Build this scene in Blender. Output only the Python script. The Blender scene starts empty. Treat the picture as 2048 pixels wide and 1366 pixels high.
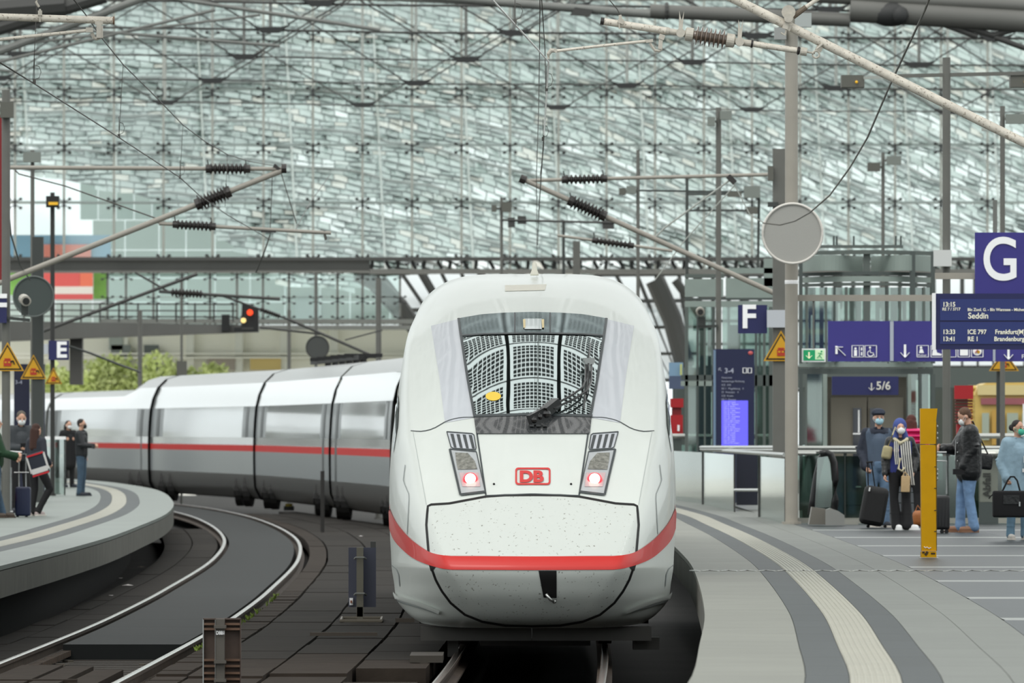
import bpy, bmesh, math, random
import numpy as np
from mathutils import Vector, Matrix, noise
from mathutils.bvhtree import BVHTree
random.seed(7)
R = random.Random(11)
SC = bpy.context.scene
COL = SC.collection
F = 17066.67; HX = 1024.0; HY = 857.0; ZC = 2.28; PZ = 0.76
# ---------------------------------------------------------------- camera
cam = bpy.data.cameras.new('camera'); camo = bpy.data.objects.new('camera', cam); COL.objects.link(camo)
cam.lens = 300.0; cam.sensor_width = 36.0; cam.shift_y = (HY-683.0)/2048.0
camo.location = (0, 0, ZC); camo.rotation_euler = (math.pi/2, 0, 0)
cam.clip_start = 1.0; cam.clip_end = 3000.0
cam.dof.use_dof = True; cam.dof.focus_distance = 87.0; cam.dof.aperture_fstop = 8.0
SC.camera = camo
# ---------------------------------------------------------------- world, sun, exposure
w = bpy.data.worlds.new('world'); SC.world = w; w.use_nodes = True
nt = w.node_tree; nt.nodes.clear()
tc = nt.nodes.new('ShaderNodeTexCoord'); sx = nt.nodes.new('ShaderNodeSeparateXYZ')
cr = nt.nodes.new('ShaderNodeValToRGB'); bg = nt.nodes.new('ShaderNodeBackground'); wo = nt.nodes.new('ShaderNodeOutputWorld')
nt.links.new(tc.outputs['Generated'], sx.inputs[0]); nt.links.new(sx.outputs['Z'], cr.inputs[0])
nt.links.new(cr.outputs[0], bg.inputs[0]); nt.links.new(bg.outputs[0], wo.inputs[0])
e = cr.color_ramp.elements
e[0].position = 0.0; e[0].color = (0.80, 0.86, 0.86, 1)
e[1].position = 1.0; e[1].color = (1.0, 1.0, 0.97, 1)
bg.inputs[1].default_value = 1.5
sun = bpy.data.lights.new('sun', 'SUN'); sun.energy = 0.9; sun.angle = math.radians(25); sun.color = (1, .98, .94)
suno = bpy.data.objects.new('sun', sun); COL.objects.link(suno)
suno.rotation_euler = (math.radians(38), 0, math.radians(-28)); suno.location = (0, 60, 60)
SC.view_settings.view_transform = 'Standard'; SC.view_settings.look = 'None'
SC.view_settings.exposure = 0.0; SC.view_settings.gamma = 1.0; SC.view_settings.use_curve_mapping = False
SC.cycles.max_bounces = 8; SC.cycles.transparent_max_bounces = 14; SC.cycles.caustics_reflective = False; SC.cycles.caustics_refractive = False
SC.cycles.use_fast_gi = False
SC.cycles.sample_clamp_indirect = 6.0

def P(px, py, d): return Vector(((px-HX)*d/F, d, ZC+(HY-py)*d/F))
def DG(py, z=PZ): return F*(ZC-z)/(py-HY)          # distance of a point lying at height z and seen at row py
def G(px, py, z=PZ): return P(px, py, DG(py, z))
def lin(c):
    c = c/255.0
    return c/12.92 if c <= .04045 else ((c+.055)/1.055)**2.4
def L3(r, g, b): return (lin(r), lin(g), lin(b), 1)
# ---------------------------------------------------------------- materials
MATS = {}
def mat(name, rgb, rough=.5, metal=0.0, var=0.0, vscale=3.0, bump=0.0, bscale=20.0, coat=0.0, rnd=0.0, emit=None, estr=0.0, spec=.5, stretch=None, dirt=None):
    if name in MATS: return MATS[name]
    m = bpy.data.materials.new(name); m.use_nodes = True; n = m.node_tree; b = n.nodes['Principled BSDF']
    c = L3(*rgb)
    b.inputs['Base Color'].default_value = c; b.inputs['Roughness'].default_value = rough; b.inputs['Metallic'].default_value = metal
    b.inputs['Coat Weight'].default_value = coat; b.inputs['Coat Roughness'].default_value = .04; b.inputs['Specular IOR Level'].default_value = spec
    if emit: b.inputs['Emission Color'].default_value = L3(*emit); b.inputs['Emission Strength'].default_value = estr
    g = n.nodes.new('ShaderNodeNewGeometry')
    mp = n.nodes.new('ShaderNodeMapping'); n.links.new(g.outputs['Position'], mp.inputs[0])
    if stretch: mp.inputs['Scale'].default_value = stretch
    val = None
    if var > 0:
        t = n.nodes.new('ShaderNodeTexNoise'); t.inputs['Scale'].default_value = vscale; t.inputs['Detail'].default_value = 4
        n.links.new(mp.outputs[0], t.inputs['Vector'])
        mr = n.nodes.new('ShaderNodeMapRange'); mr.inputs[1].default_value = .3; mr.inputs[2].default_value = .7
        mr.inputs[3].default_value = 1-var; mr.inputs[4].default_value = 1+var; n.links.new(t.outputs[0], mr.inputs[0]); val = mr.outputs[0]
    if rnd > 0:
        oi = n.nodes.new('ShaderNodeObjectInfo'); mr2 = n.nodes.new('ShaderNodeMapRange')
        mr2.inputs[3].default_value = 1-rnd; mr2.inputs[4].default_value = 1+rnd; n.links.new(oi.outputs['Random'], mr2.inputs[0])
        if val is None: val = mr2.outputs[0]
        else:
            mm = n.nodes.new('ShaderNodeMath'); mm.operation = 'MULTIPLY'; n.links.new(val, mm.inputs[0]); n.links.new(mr2.outputs[0], mm.inputs[1]); val = mm.outputs[0]
    if val is not None:
        vm = n.nodes.new('ShaderNodeVectorMath'); vm.operation = 'SCALE'; vm.inputs[0].default_value = c[:3]
        n.links.new(val, vm.inputs['Scale']); n.links.new(vm.outputs[0], b.inputs['Base Color'])
    if dirt:   # (rgb, scale, threshold): specks of grime
        t = n.nodes.new('ShaderNodeTexNoise'); t.inputs['Scale'].default_value = dirt[1]; t.inputs['Detail'].default_value = 2
        n.links.new(mp.outputs[0], t.inputs['Vector'])
        mr = n.nodes.new('ShaderNodeMapRange'); mr.inputs[1].default_value = dirt[2]; mr.inputs[2].default_value = dirt[2]+.06
        mr.inputs[3].default_value = 0; mr.inputs[4].default_value = dirt[3]; n.links.new(t.outputs[0], mr.inputs[0])
        mx = n.nodes.new('ShaderNodeMix'); mx.data_type = 'RGBA'; mx.inputs[7].default_value = L3(*dirt[0]); n.links.new(mr.outputs[0], mx.inputs[0])
        if b.inputs['Base Color'].is_linked: n.links.new(b.inputs['Base Color'].links[0].from_socket, mx.inputs[6])
        else: mx.inputs[6].default_value = c
        n.links.new(mx.outputs[2], b.inputs['Base Color'])
    if bump > 0:
        t = n.nodes.new('ShaderNodeTexNoise'); t.inputs['Scale'].default_value = bscale; n.links.new(mp.outputs[0], t.inputs['Vector'])
        bp = n.nodes.new('ShaderNodeBump'); bp.inputs['Strength'].default_value = bump; bp.inputs['Distance'].default_value = .02
        n.links.new(t.outputs[0], bp.inputs['Height']); n.links.new(bp.outputs[0], b.inputs['Normal'])
    MATS[name] = m; return m
def glass(name, tint, refl=.12, rough=.03):
    if name in MATS: return MATS[name]
    m = bpy.data.materials.new(name); m.use_nodes = True; n = m.node_tree; n.nodes.clear()
    o = n.nodes.new('ShaderNodeOutputMaterial'); mx = n.nodes.new('ShaderNodeMixShader'); tr = n.nodes.new('ShaderNodeBsdfTransparent')
    gl = n.nodes.new('ShaderNodeBsdfGlossy'); gl.inputs['Roughness'].default_value = rough
    tr.inputs[0].default_value = L3(*tint); gl.inputs[0].default_value = (.9, .95, .93, 1)
    lw = n.nodes.new('ShaderNodeLayerWeight'); lw.inputs[0].default_value = .35
    mr = n.nodes.new('ShaderNodeMapRange'); mr.inputs[3].default_value = refl; mr.inputs[4].default_value = min(1, refl+.6)
    n.links.new(lw.outputs['Fresnel'], mr.inputs[0]); n.links.new(mr.outputs[0], mx.inputs[0])
    n.links.new(tr.outputs[0], mx.inputs[1]); n.links.new(gl.outputs[0], mx.inputs[2]); n.links.new(mx.outputs[0], o.inputs[0])
    MATS[name] = m; return m
# ---------------------------------------------------------------- mesh builder
class MB:
    def __init__(s): s.v = []; s.f = []; s.m = []; s.mi = 0
    def add(s, vs, fs):
        o = len(s.v); s.v += [tuple(x) for x in vs]; s.f += [tuple(i+o for i in f) for f in fs]; s.m += [s.mi]*len(fs); return s
    def box(s, c, size, rot=None):
        hx, hy, hz = size[0]/2, size[1]/2, size[2]/2
        vs = [Vector((x, y, z)) for x in (-hx, hx) for y in (-hy, hy) for z in (-hz, hz)]
        if rot is not None: vs = [rot @ v for v in vs]
        c = Vector(c); return s.add([v+c for v in vs], [(0,1,3,2),(4,6,7,5),(0,4,5,1),(2,3,7,6),(0,2,6,4),(1,5,7,3)])
    def bbox(s, a, b):
        return s.box(((a[0]+b[0])/2, (a[1]+b[1])/2, (a[2]+b[2])/2), (abs(a[0]-b[0]), abs(a[1]-b[1]), abs(a[2]-b[2])))
    def bar(s, a, b, wx, wy):       # rectangular bar between two points
        a, b = Vector(a), Vector(b); d = b-a; q = d.to_track_quat('Z', 'Y').to_matrix()
        return s.box((a+b)/2, (wx, wy, d.length), q)
    def cyl(s, a, b, r, n=10, r2=None):
        a, b = Vector(a), Vector(b); r2 = r if r2 is None else r2
        q = (b-a).to_track_quat('Z', 'Y').to_matrix(); vs = []
        for k in range(n):
            t = 2*math.pi*k/n; u = q @ Vector((math.cos(t), math.sin(t), 0)); vs += [a+u*r, b+u*r2]
        fs = [(2*k, 2*((k+1) % n), 2*((k+1) % n)+1, 2*k+1) for k in range(n)]
        fs += [tuple(2*k for k in range(n))[::-1], tuple(2*k+1 for k in range(n))]
        return s.add(vs, fs)
    def tube(s, pts, r, n=8, closed=False):
        pts = [Vector(p) for p in pts]; vs = []; N = len(pts)
        for i, p in enumerate(pts):
            if closed: d = pts[(i+1) % N]-pts[i-1]
            else: d = pts[min(i+1, N-1)]-pts[max(i-1, 0)]
            if d.length < 1e-9: d = Vector((0, 0, 1))
            q = d.to_track_quat('Z', 'Y').to_matrix(); rr = r[i] if isinstance(r, (list, tuple)) else r
            for k in range(n):
                t = 2*math.pi*k/n; vs.append(p+q @ Vector((math.cos(t)*rr, math.sin(t)*rr, 0)))
        fs = []
        for i in range(N if closed else N-1):
            j = (i+1) % N
            for k in range(n): fs.append((i*n+k, i*n+(k+1) % n, j*n+(k+1) % n, j*n+k))
        if not closed: fs += [tuple(range(n))[::-1], tuple((N-1)*n+k for k in range(n))]
        return s.add(vs, fs)
    def prism(s, poly, y0, y1):     # polygon in (x,z), extruded along y
        n = len(poly); vs = [(x, y0, z) for x, z in poly]+[(x, y1, z) for x, z in poly]
        fs = [tuple(range(n)), tuple(range(n, 2*n))[::-1]]+[(k, n+k, n+(k+1) % n, (k+1) % n) for k in range(n)]
        return s.add(vs, fs)
    def ellip(s, c, r, nu=12, nv=8, rot=None):
        c = Vector(c); vs = []; fs = []
        if not isinstance(r, (list, tuple)): r = (r, r, r)
        for i in range(nv+1):
            ph = math.pi*i/nv
            for k in range(nu):
                t = 2*math.pi*k/nu; v = Vector((math.sin(ph)*math.cos(t)*r[0], math.sin(ph)*math.sin(t)*r[1], math.cos(ph)*r[2]))
                if rot is not None: v = rot @ v
                vs.append(c+v)
        for i in range(nv):
            for k in range(nu): fs.append((i*nu+k, (i+1)*nu+k, (i+1)*nu+(k+1) % nu, i*nu+(k+1) % nu))
        return s.add(vs, fs)
    def lathe(s, a, b, prof, n=16):  # prof: (t along a->b in metres, radius)
        a, b = Vector(a), Vector(b); q = (b-a).to_track_quat('Z', 'Y').to_matrix(); vs = []; fs = []
        for t, r in prof:
            for k in range(n):
                an = 2*math.pi*k/n; vs.append(a+q @ Vector((math.cos(an)*r, math.sin(an)*r, t)))
        for i in range(len(prof)-1):
            for k in range(n): fs.append((i*n+k, i*n+(k+1) % n, (i+1)*n+(k+1) % n, (i+1)*n+k))
        fs += [tuple(range(n))[::-1], tuple((len(prof)-1)*n+k for k in range(n))]
        return s.add(vs, fs)
    def grid(s, rows):
        n = len(rows[0]); vs = [p for r in rows for p in r]; fs = []
        for i in range(len(rows)-1):
            for k in range(n-1): fs.append((i*n+k, i*n+k+1, (i+1)*n+k+1, (i+1)*n+k))
        return s.add(vs, fs)
    def build(s, name, m, parent=None, smooth=False, origin=None, fixn=True, **kw):
        me = bpy.data.meshes.new(name)
        if parent is not None: o0 = Vector(parent['_o'])
        elif origin is not None: o0 = Vector(origin)
        else:
            a = np.array(s.v); o0 = Vector(((a[:, 0].min()+a[:, 0].max())/2, (a[:, 1].min()+a[:, 1].max())/2, a[:, 2].min()))
        me.from_pydata([(v[0]-o0.x, v[1]-o0.y, v[2]-o0.z) for v in s.v], [], s.f)
        for x in (m if isinstance(m, (list, tuple)) else [m]): me.materials.append(x)
        if isinstance(m, (list, tuple)): me.polygons.foreach_set('material_index', s.m)
        if fixn and len(s.f) < 60000:
            bm = bmesh.new(); bm.from_mesh(me); bmesh.ops.recalc_face_normals(bm, faces=bm.faces); bm.to_mesh(me); bm.free()
        if smooth:
            me.polygons.foreach_set('use_smooth', [True]*len(me.polygons))
            if smooth is not True:
                try: me.set_sharp_from_angle(angle=math.radians(smooth))
                except Exception: pass
        me.update()
        return link(name, me, parent, o0, **kw)
def link(name, me, parent=None, o0=None, label=None, cat=None, group=None, kind=None):
    o = bpy.data.objects.new(name, me); COL.objects.link(o)
    if parent is not None: o.parent = parent; o['_o'] = list(parent['_o'])
    else: o.location = o0; o['_o'] = list(o0)
    if label: o['label'] = label
    if cat: o['category'] = cat
    if group: o['group'] = group
    if kind: o['kind'] = kind
    return o
def thing(name, label, cat, loc, group=None):
    return link(name, None, None, Vector(loc), label, cat, group)
def struct(name, loc=(0, 0, 0)):
    return link(name, None, None, Vector(loc), kind='structure')
def text(s, p, size, m, parent, name='lettering', align='LEFT', bold=0.0, sx=1.0, depth=.004, conv=None, yaw=0.0):
    cu = bpy.data.curves.new('t', 'FONT'); cu.body = s; cu.size = size; cu.offset = bold; cu.extrude = depth; cu.align_x = align; cu.resolution_u = 3 if size < .3 else 8
    to = bpy.data.objects.new('t', cu); COL.objects.link(to); bpy.context.view_layer.update()
    dg = bpy.context.evaluated_depsgraph_get(); me = bpy.data.meshes.new_from_object(to.evaluated_get(dg)); bpy.data.objects.remove(to)
    p = Vector(p); o0 = Vector(parent['_o']); cy, sy = math.cos(yaw), math.sin(yaw)
    for v in me.vertices:
        x, y, z = v.co.x*sx, -v.co.z, v.co.y
        q = p+Vector((x*cy, x*sy+y, z))
        if conv: q = conv(q, -y)
        v.co = q-o0
    me.materials.clear(); me.materials.append(m); me.update()
    return link(name, me, parent)
def crom(T, xs, ys):      # smooth curve through points
    T = max(xs[0], min(xs[-1], T)); i = max(0, min(len(xs)-2, int(np.searchsorted(xs, T))-1))
    h = xs[i+1]-xs[i]; t = (T-xs[i])/h
    def sl(k):
        if k == 0: return (ys[1]-ys[0])/(xs[1]-xs[0])
        if k == len(xs)-1: return (ys[-1]-ys[-2])/(xs[-1]-xs[-2])
        return (ys[k+1]-ys[k-1])/(xs[k+1]-xs[k-1])
    a, b = sl(i)*h, sl(i+1)*h
    return (2*t**3-3*t*t+1)*ys[i]+(t**3-2*t*t+t)*a+(-2*t**3+3*t*t)*ys[i+1]+(t**3-t*t)*b
def C(pts): xs = [p[0] for p in pts]; ys = [p[1] for p in pts]; return lambda d: crom(d, xs, ys)
# plan curves X(d)
RRX = C([(40,-4.05),(60,-3.74),(76.5,-3.56),(93.8,-3.40),(103,-3.36),(120,-3.42),(150,-3.75),(180,-4.6),(215,-6.4),(241,-8.35),(259,-10.25),(285,-13.7),(330,-21.5)])
TCX = C([(40,-.62),(51,-.40),(76.5,.06),(89,.22),(102,.30),(122,.2),(150,-.05),(175,-.65),(198,-1.5),(213,-2.85),(245,-5.95),(273,-10.1),(300,-14.6),(335,-21.5)])
LEX = C([(40,-6.1),(60,-5.85),(94,-5.66),(116,-5.62),(132,-5.80),(153.6,-6.2),(178,-7.07),(212,-8.84),(238,-11.0),(252,-12.6),(275,-16),(310,-22)])
REX = C([(36,.35),(51,1.05),(59.8,1.31),(71,1.6),(91.5,1.95),(102,2.05),(120,2.12),(135,2.1),(151,2.05),(180,1.5),(215,.2),(250,-3.0),(300,-10)])
# ================================================================ TRAIN
white = mat('train_white', (212,217,212), .36, coat=.22, var=.02, vscale=1.2)
white_d = mat('train_white_speckled', (204,209,204), .36, coat=.2, dirt=((90,86,70), 34, .66, .75))
white_s = mat('train_side_white', (212,219,217), .25, coat=.6)
lilac = mat('train_pale_panel', (194,198,204), .3, coat=.4)
redp = mat('train_red', (198,28,20), .4, coat=.15)
blackr = mat('rubber_black', (10,10,11), .6)
glassd = mat('windscreen_glass', (176,188,188), .03, metal=1.0)
glassb = mat('windscreen_band', (128,144,146), .10, metal=1.0)
framed = mat('windscreen_frame', (62,68,70), .35)
grey_m = mat('lamp_housing_grey', (176,180,182), .3, coat=.4)
silver = mat('silver_metal', (170,172,170), .3, metal=.9)
TX = 1065.0
# rows: row at centre, row at the flank, half width, crease half width, depth behind nose tip: centre, crease, flank
ROWS = [(1256,1246,222,60,.80,.84,1.7),(1238,1229,247,95,.45,.5,2.1),(1200,1200,271,128,.18,.27,2.7),(1165,1165,277,151,.05,.15,2.9),
 (1141,1141,281,165,.0,.1,3.0),(1130,1130,282,170,.02,.12,3.0),(1108,1108,283,178,.12,.22,3.1),(1060,1060,285.5,195,.40,.5,3.2),(1010,1010,286.5,212,.75,.88,3.3),
 (960,960,286,221,1.09,1.29,3.4),(900,900,282.5,232,1.50,1.82,3.5),(862,862,279,238,1.79,2.24,3.6),(810,810,272,243,2.20,2.80,3.8),(750,750,264,244,2.76,3.5,4.2),
 (682,690,254,240,3.50,4.35,4.75),(634,660,246,224,4.17,5.0,5.45),(600,637,236,202,4.80,5.6,6.0),(573,617,227,184,5.6,6.35,6.75),(557,606,221,174,6.6,7.2,7.5),(548,598,216,168,8.2,8.5,8.7)]
xsr = list(range(len(ROWS)))
def rowat(v): return [crom(v, xsr, [r[k] for r in ROWS]) for k in range(7)]
NA, NS = 22, 26
cols = [('c', k/NA) for k in range(NA+1)]+[('s', math.sin(math.pi/2*k/NS)) for k in range(1, NS+1)]
def rowpts(v):
    pc, pe, xs, xc, dc, dk, ds = rowat(v); out = []
    for kind, t in cols:
        if kind == 'c': x = xc*t; d = dc+(dk-dc)*t*t
        else: x = xc+(xs-xc)*t; d = dk+(ds-dk)*(.12*t+.88*(1-math.sqrt(max(0, 1-t*t))))
        py = pc+(pe-pc)*(x/xs)**5
        out.append((x, py, 85.3+d))
    L = [P(TX-x, py, d) for x, py, d in out[:0:-1]]; Rr = [P(TX+x, py, d) for x, py, d in out]
    return L+Rr
NV = 150
rows = [rowpts((len(ROWS)-1)*i/NV) for i in range(NV+1)]
# the body shell behind the cab: the closed section carried straight back
outer = [r[0] for r in rows]+rows[-1][1:-1]+[r[-1] for r in rows[::-1]]
tip = thing('train', 'white high speed train with red stripe and red tail lamps, standing nose first at platform', 'train', (.2, 88, 0))
nb = MB(); nb.grid(rows)
nose = nb.build('nose_shell', [white], tip, smooth=True)
me = nose.data
ncol = len(rows[0]); ce = {NS, NS+2*NA}
sh = me.attributes.get('sharp_edge') or me.attributes.new('sharp_edge', 'BOOLEAN', 'EDGE')
for ed in me.edges:
    a, b = ed.vertices
    ra, ca, rb, cb = a//ncol, a % ncol, b//ncol, b % ncol
    if ca == cb and ca in ce and 8 < ra < 112: sh.data[ed.index].value = True
BV = BVHTree.FromPolygons([Vector(p) for r in rows for p in r], [tuple(f) for f in nb.f])
EYE = Vector((0, 0, ZC))
def hit(px, py, off=.006):
    for _ in range(60):
        d = Vector(((px-HX)/F, 1, (HY-py)/F)).normalized(); loc, n, i, _d = BV.ray_cast(EYE, d)
        if loc is not None:
            if n.dot(d) > 0: n = -n
            return loc+n*off
        px += (TX-px)*.01; py += (900-py)*.01
    return P(px, py, 86)
def resamp(pts, n):
    pts = [Vector((p[0], p[1])) for p in pts]; ln = [0]
    for a, b in zip(pts, pts[1:]): ln.append(ln[-1]+(b-a).length)
    out = []
    for k in range(n):
        t = ln[-1]*k/(n-1); i = max(0, min(len(pts)-2, int(np.searchsorted(ln, t))-1)); s = (t-ln[i])/max(1e-9, ln[i+1]-ln[i])
        out.append(pts[i].lerp(pts[i+1], s))
    return out
def mir(pts): return [(2*TX-p[0], p[1]) for p in pts]
def smooth_pts(pts, n):
    N = len(pts); T = list(range(N)); xs = [p[0] for p in pts]; ys = [p[1] for p in pts]
    return [(crom(t*(N-1)/(n-1), T, xs), crom(t*(N-1)/(n-1), T, ys)) for t in range(n)]
def patch(name, A, B, m, parent, off=.006, n=16, k=8, thick=0, **kw):   # A, B: opposite sides (top to bottom or left to right)
    a, b = resamp(A, n), resamp(B, n); mb = MB()
    mb.grid([[hit(*(a[i].lerp(b[i], j/k)), off) for j in range(k+1)] for i in range(n)])
    return mb.build(name, m, parent, smooth=True, **kw)
def seam(name, pts, wpx, m, parent, off=.009, step=9, sm=False):
    if sm: pts = smooth_pts(pts, len(pts)*5)
    L = sum((Vector(a)-Vector(b)).length for a, b in zip(pts, pts[1:])); q = resamp(pts, max(3, int(L/step))); rws = []
    for i, p in enumerate(q):
        t = (q[min(i+1, len(q)-1)]-q[max(i-1, 0)]); t = t.normalized() if t.length else Vector((1, 0)); nn = Vector((-t.y, t.x))*wpx/2
        rws.append([hit(*(p-nn), off), hit(*p, off+.002), hit(*(p+nn), off)])
    mb = MB(); mb.grid(rws); return mb.build(name, m, parent, smooth=True)
# red stripe -------------------------------------------------
top_l = smooth_pts([(778,1008),(786,1030),(800,1053),(825,1080),(858,1103),(880,1110),(900,1113)], 24)
bot_l = smooth_pts([(780,1057),(788,1078),(805,1098),(830,1118),(862,1131),(882,1136),(904,1139)], 24)
patch('red_stripe', top_l+[(1065,1114)]+mir(top_l)[::-1], bot_l+[(1065,1140)]+mir(bot_l)[::-1], redp, nose, .009, 90, 6)
# coupler hatch, speckled with dirt: upper and lower flap
hatch_u = patch('coupler_hatch', [(856,1011),(898,1007),(972,993),(1065,990)]+mir([(856,1011),(898,1007),(972,993)])[::-1],
      [(858,1062),(861,1100)]+[(885,1111),(1065,1113.5)]+mir([(858,1062),(861,1100),(885,1111)])[::-1], white_d, tip, .002, 70, 26)
low_l = [(866,1138),(873,1160),(885,1180),(903,1205),(930,1226),(965,1240),(1010,1247),(1065,1249)]
patch('lower_flap', [(868,1139),(905,1141),(1065,1142)]+mir([(868,1139),(905,1141)])[::-1], low_l+mir(low_l[:-1])[::-1], white_d, hatch_u, .002, 70, 26)
gap = [(1065,990.5),(1010,991),(972,993.5),(898,1007.5),(856,1010)]
seam('hatch_gap', gap+[(853,1050),(858,1110),(864,1137),(872,1160),(884,1182),(902,1206),(930,1229),(965,1243),(1010,1250.5),(1066,1252)], 4.6, blackr, hatch_u, .004)
seam('hatch_gap', mir(gap+[(853,1050),(858,1110),(864,1137),(872,1160),(884,1182),(902,1206),(930,1229),(965,1243),(1010,1250.5),(1066,1252)]), 4.6, blackr, hatch_u, .004)
for s in (0, 1):
    f = mir if s else (lambda q: q)
    patch('gap_corner', f([(858,1128),(872,1134)]), f([(862,1142),(868,1139)]), blackr, hatch_u, .005, 4, 2)
patch('coupler_slot', [(1077,1141),(1087,1194)], [(1113,1141),(1113,1195)], blackr, hatch_u, .008, 12, 6)
mb = MB(); a = hit(1092,1184,.03); mb.tube([a, hit(1100,1190,.07), hit(1108,1196,.05)], .016, 8); mb.ellip(hit(1108,1196,.05), .022, 8, 6)
mb.build('hatch_lever', silver, hatch_u, smooth=True)
# windscreen --------------------------------------------------
ws = patch('windscreen', [(922,664),(936,760),(948,834)], [(1210,664),(1195,760),(1184,834)], glassd, tip, .012, 40, 30)
patch('roof_light_band', [(918,639),(965,631),(1010,628),(1065,626.5)]+mir([(918,639),(965,631),(1010,628)])[::-1],
      [(922,677),(965,673),(1065,671)]+mir([(922,677),(965,673)])[::-1], glassb, ws, .016, 40, 6)
patch('dark_apron', [(948,834),(953,869)], [(1183,834),(1179,869)], mat('apron_dark', (58,60,62), .18, coat=1.0, dirt=((120,118,110),60,.62,.4)), ws, .014, 8, 24)
seam('glass_frame', [(918,639),(922,668),(936,760),(950,836)], 5, framed, ws, .018)
seam('glass_frame', mir([(918,639),(922,668),(936,760),(950,836)]), 5, framed, ws, .018)
seam('glass_frame', [(948,834),(1065,831),(1184,834)], 5, framed, ws, .018)
seam('glass_frame', [(922,674),(965,671),(1065,669)]+mir([(922,674),(965,671)])[::-1], 3, framed, ws, .02)
for x in (1030, 1100): seam('glass_frame', [(x,629),(x,670)], 3, framed, ws, .021)
lampw = mat('headlight_lens', (196,204,204), .12, coat=1.0)
patch('top_headlight', [(1048,641),(1049,662)], [(1083,641),(1083,662)], lampw, ws, .022, 6, 6)
amber = mat('amber_leds', (214,196,150), .3)
for x in (1046, 1083): patch('headlight_reflector', [(x,643),(x+1,660)], [(x+5,643),(x+5,660)], amber, ws, .026, 6, 2)
ov = [(987+15.5*math.cos(t), 795+9*math.sin(t)) for t in np.linspace(math.pi/2, 3*math.pi/2, 12)]
patch('yellow_sticker', ov, [(2*987-p[0], p[1]) for p in ov], mat('sticker_yellow', (236,200,70), .4), ws, .016, 12, 4)
# pale side panels, seams, grilles, headlights ------------------
for s in (0, 1):
    f = mir if s else (lambda q: q)
    patch('pale_side_panel', f([(862,652),(878,750),(890,846)]), f([(915,639),(932,750),(947,836)]), lilac, nose, .003, 20, 8)
    seam('panel_seam', f([(822,862),(845,863),(868,857),(893,843),(920,836),(948,835)]), 1.6, framed, nose, .005, sm=True)
    seam('panel_seam', f([(853,1010),(826,863)]), 1.0, mat('crease_grey', (176,182,180), .4), nose, .004)
    seam('panel_seam', f([(950,838),(954,868),(972,992)]), 3.2, framed, nose, .006)
    seam('side_window', f([(793,790),(789,840),(786,885),(789,900),(797,850),(799,800)]), 9, blackr, nose, .012) if False else None
    patch('side_window', f([(796,770),(790,850),(787,903)]), f([(799,805),(797,850),(788,905)]), glassd, nose, .01, 14, 3)
    g = patch('air_grille', f([(894,865),(903,898)]), f([(948,869),(953,901)]), lilac, nose, .006, 6, 8)
    seam('grille_frame', f([(894,865),(903,898),(953,901),(948,869),(894,865)]), 2.0, framed, g, .012, 6)
    for k in range(4):
        x0 = 901+k*12.2
        patch('louvre_slot', f([(x0,869+k*.8),(x0+7,896+k*.8)]), f([(x0+6.5,869.5+k*.8),(x0+12.5,896.5+k*.8)]), mat('slot_dark', (64,68,70), .5), g, .011, 5, 3)
    h = patch('headlight_unit', f([(900,900),(921,991)]), f([(953,905),(971,987)]), grey_m, nose, .008, 12, 8)
    seam('lamp_frame', f([(900,900),(921,991)]), 4.5, framed, h, .014, 6); seam('lamp_frame', f([(921,991),(971,985)]), 4.5, framed, h, .014, 6)
    seam('lamp_frame', f([(900,900),(953,905)]), 2, framed, h, .014, 6); seam('lamp_frame', f([(953,905),(971,987)]), 2, framed, h, .014, 6)
    patch('upper_lens', f([(911,907),(912,920),(916,941)]), f([(936,908),(950,924),(955,940)]), mat('lens_clear', (150,150,142), .08, metal=.5, var=.35, vscale=30), h, .014, 8, 6)
    patch('lower_lens', f([(919,947),(925,975)]), f([(957,947),(961,975)]), mat('lens_grey', (196,170,172), .15, coat=1), h, .012, 6, 6)
    c = f([(941,961)])[0]; mb = MB(); q = hit(c[0], c[1], .01)
    mb.ellip(q, (.078, .06, .074), 20, 10); mb.build('tail_lamp_rim', mat('tail_red', (238,70,80), .3, emit=(255,60,70), estr=1.0), h, smooth=True)
    mb = MB(); mb.ellip(q+Vector((0, -.035, .01)), (.056, .05, .055), 20, 10); mb.build('tail_lamp', mat('tail_hot', (255,220,200), .3, emit=(255,205,190), estr=3.2), h, smooth=True)
    seam('panel_seam', f([(812,940),(808,990),(818,1020),(816,1066),(800,1048),(781,1000)]), 1.2, framed, nose, .006) if False else None
    seam('panel_seam', f([(811,930),(807,962),(819,990),(815,1068)]), 1.3, mat('seam_grey', (150,156,156), .5), nose, .006)
    seam('panel_seam', f([(784,1130),(797,1141),(800,1172)]), 1.8, MATS['seam_grey'], nose, .006)
    # lower fins
    seam('lower_fin', f([(787,1189),(800,1194),(836,1204),(882,1221)]), 7, white, nose, .03, sm=True); seam('lower_fin_edge', f([(789,1197),(806,1203),(840,1213),(880,1225)]), 2.5, MATS['seam_grey'], nose, .02, sm=True)
    mb = MB(); mb.ellip(hit(*f([(988,969)])[0], .006), .012, 8, 6); mb.build('bolt', blackr, nose)
# flat panel joints of the hood
seam('panel_seam', [(972,992),(1065,988.5),(1160,992)], 2.2, framed, nose, .006)
patch('roof_sticker', [(1010,571),(1010,583)], [(1093,569),(1090,581)], mat('sticker_beige', (214,211,198), .5), nose, .004, 4, 10)
mb = MB(); a = P(1069,551,92.2); mb.lathe(a, a+Vector((0, 0, 1)), [(0,.045),(.02,.045),(.06,.03),(.12,.026),(.14,.018),(.145,.004)], 12); mb.build('antenna', mat('antenna_white', (226,222,208), .5), nose, smooth=True)
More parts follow.
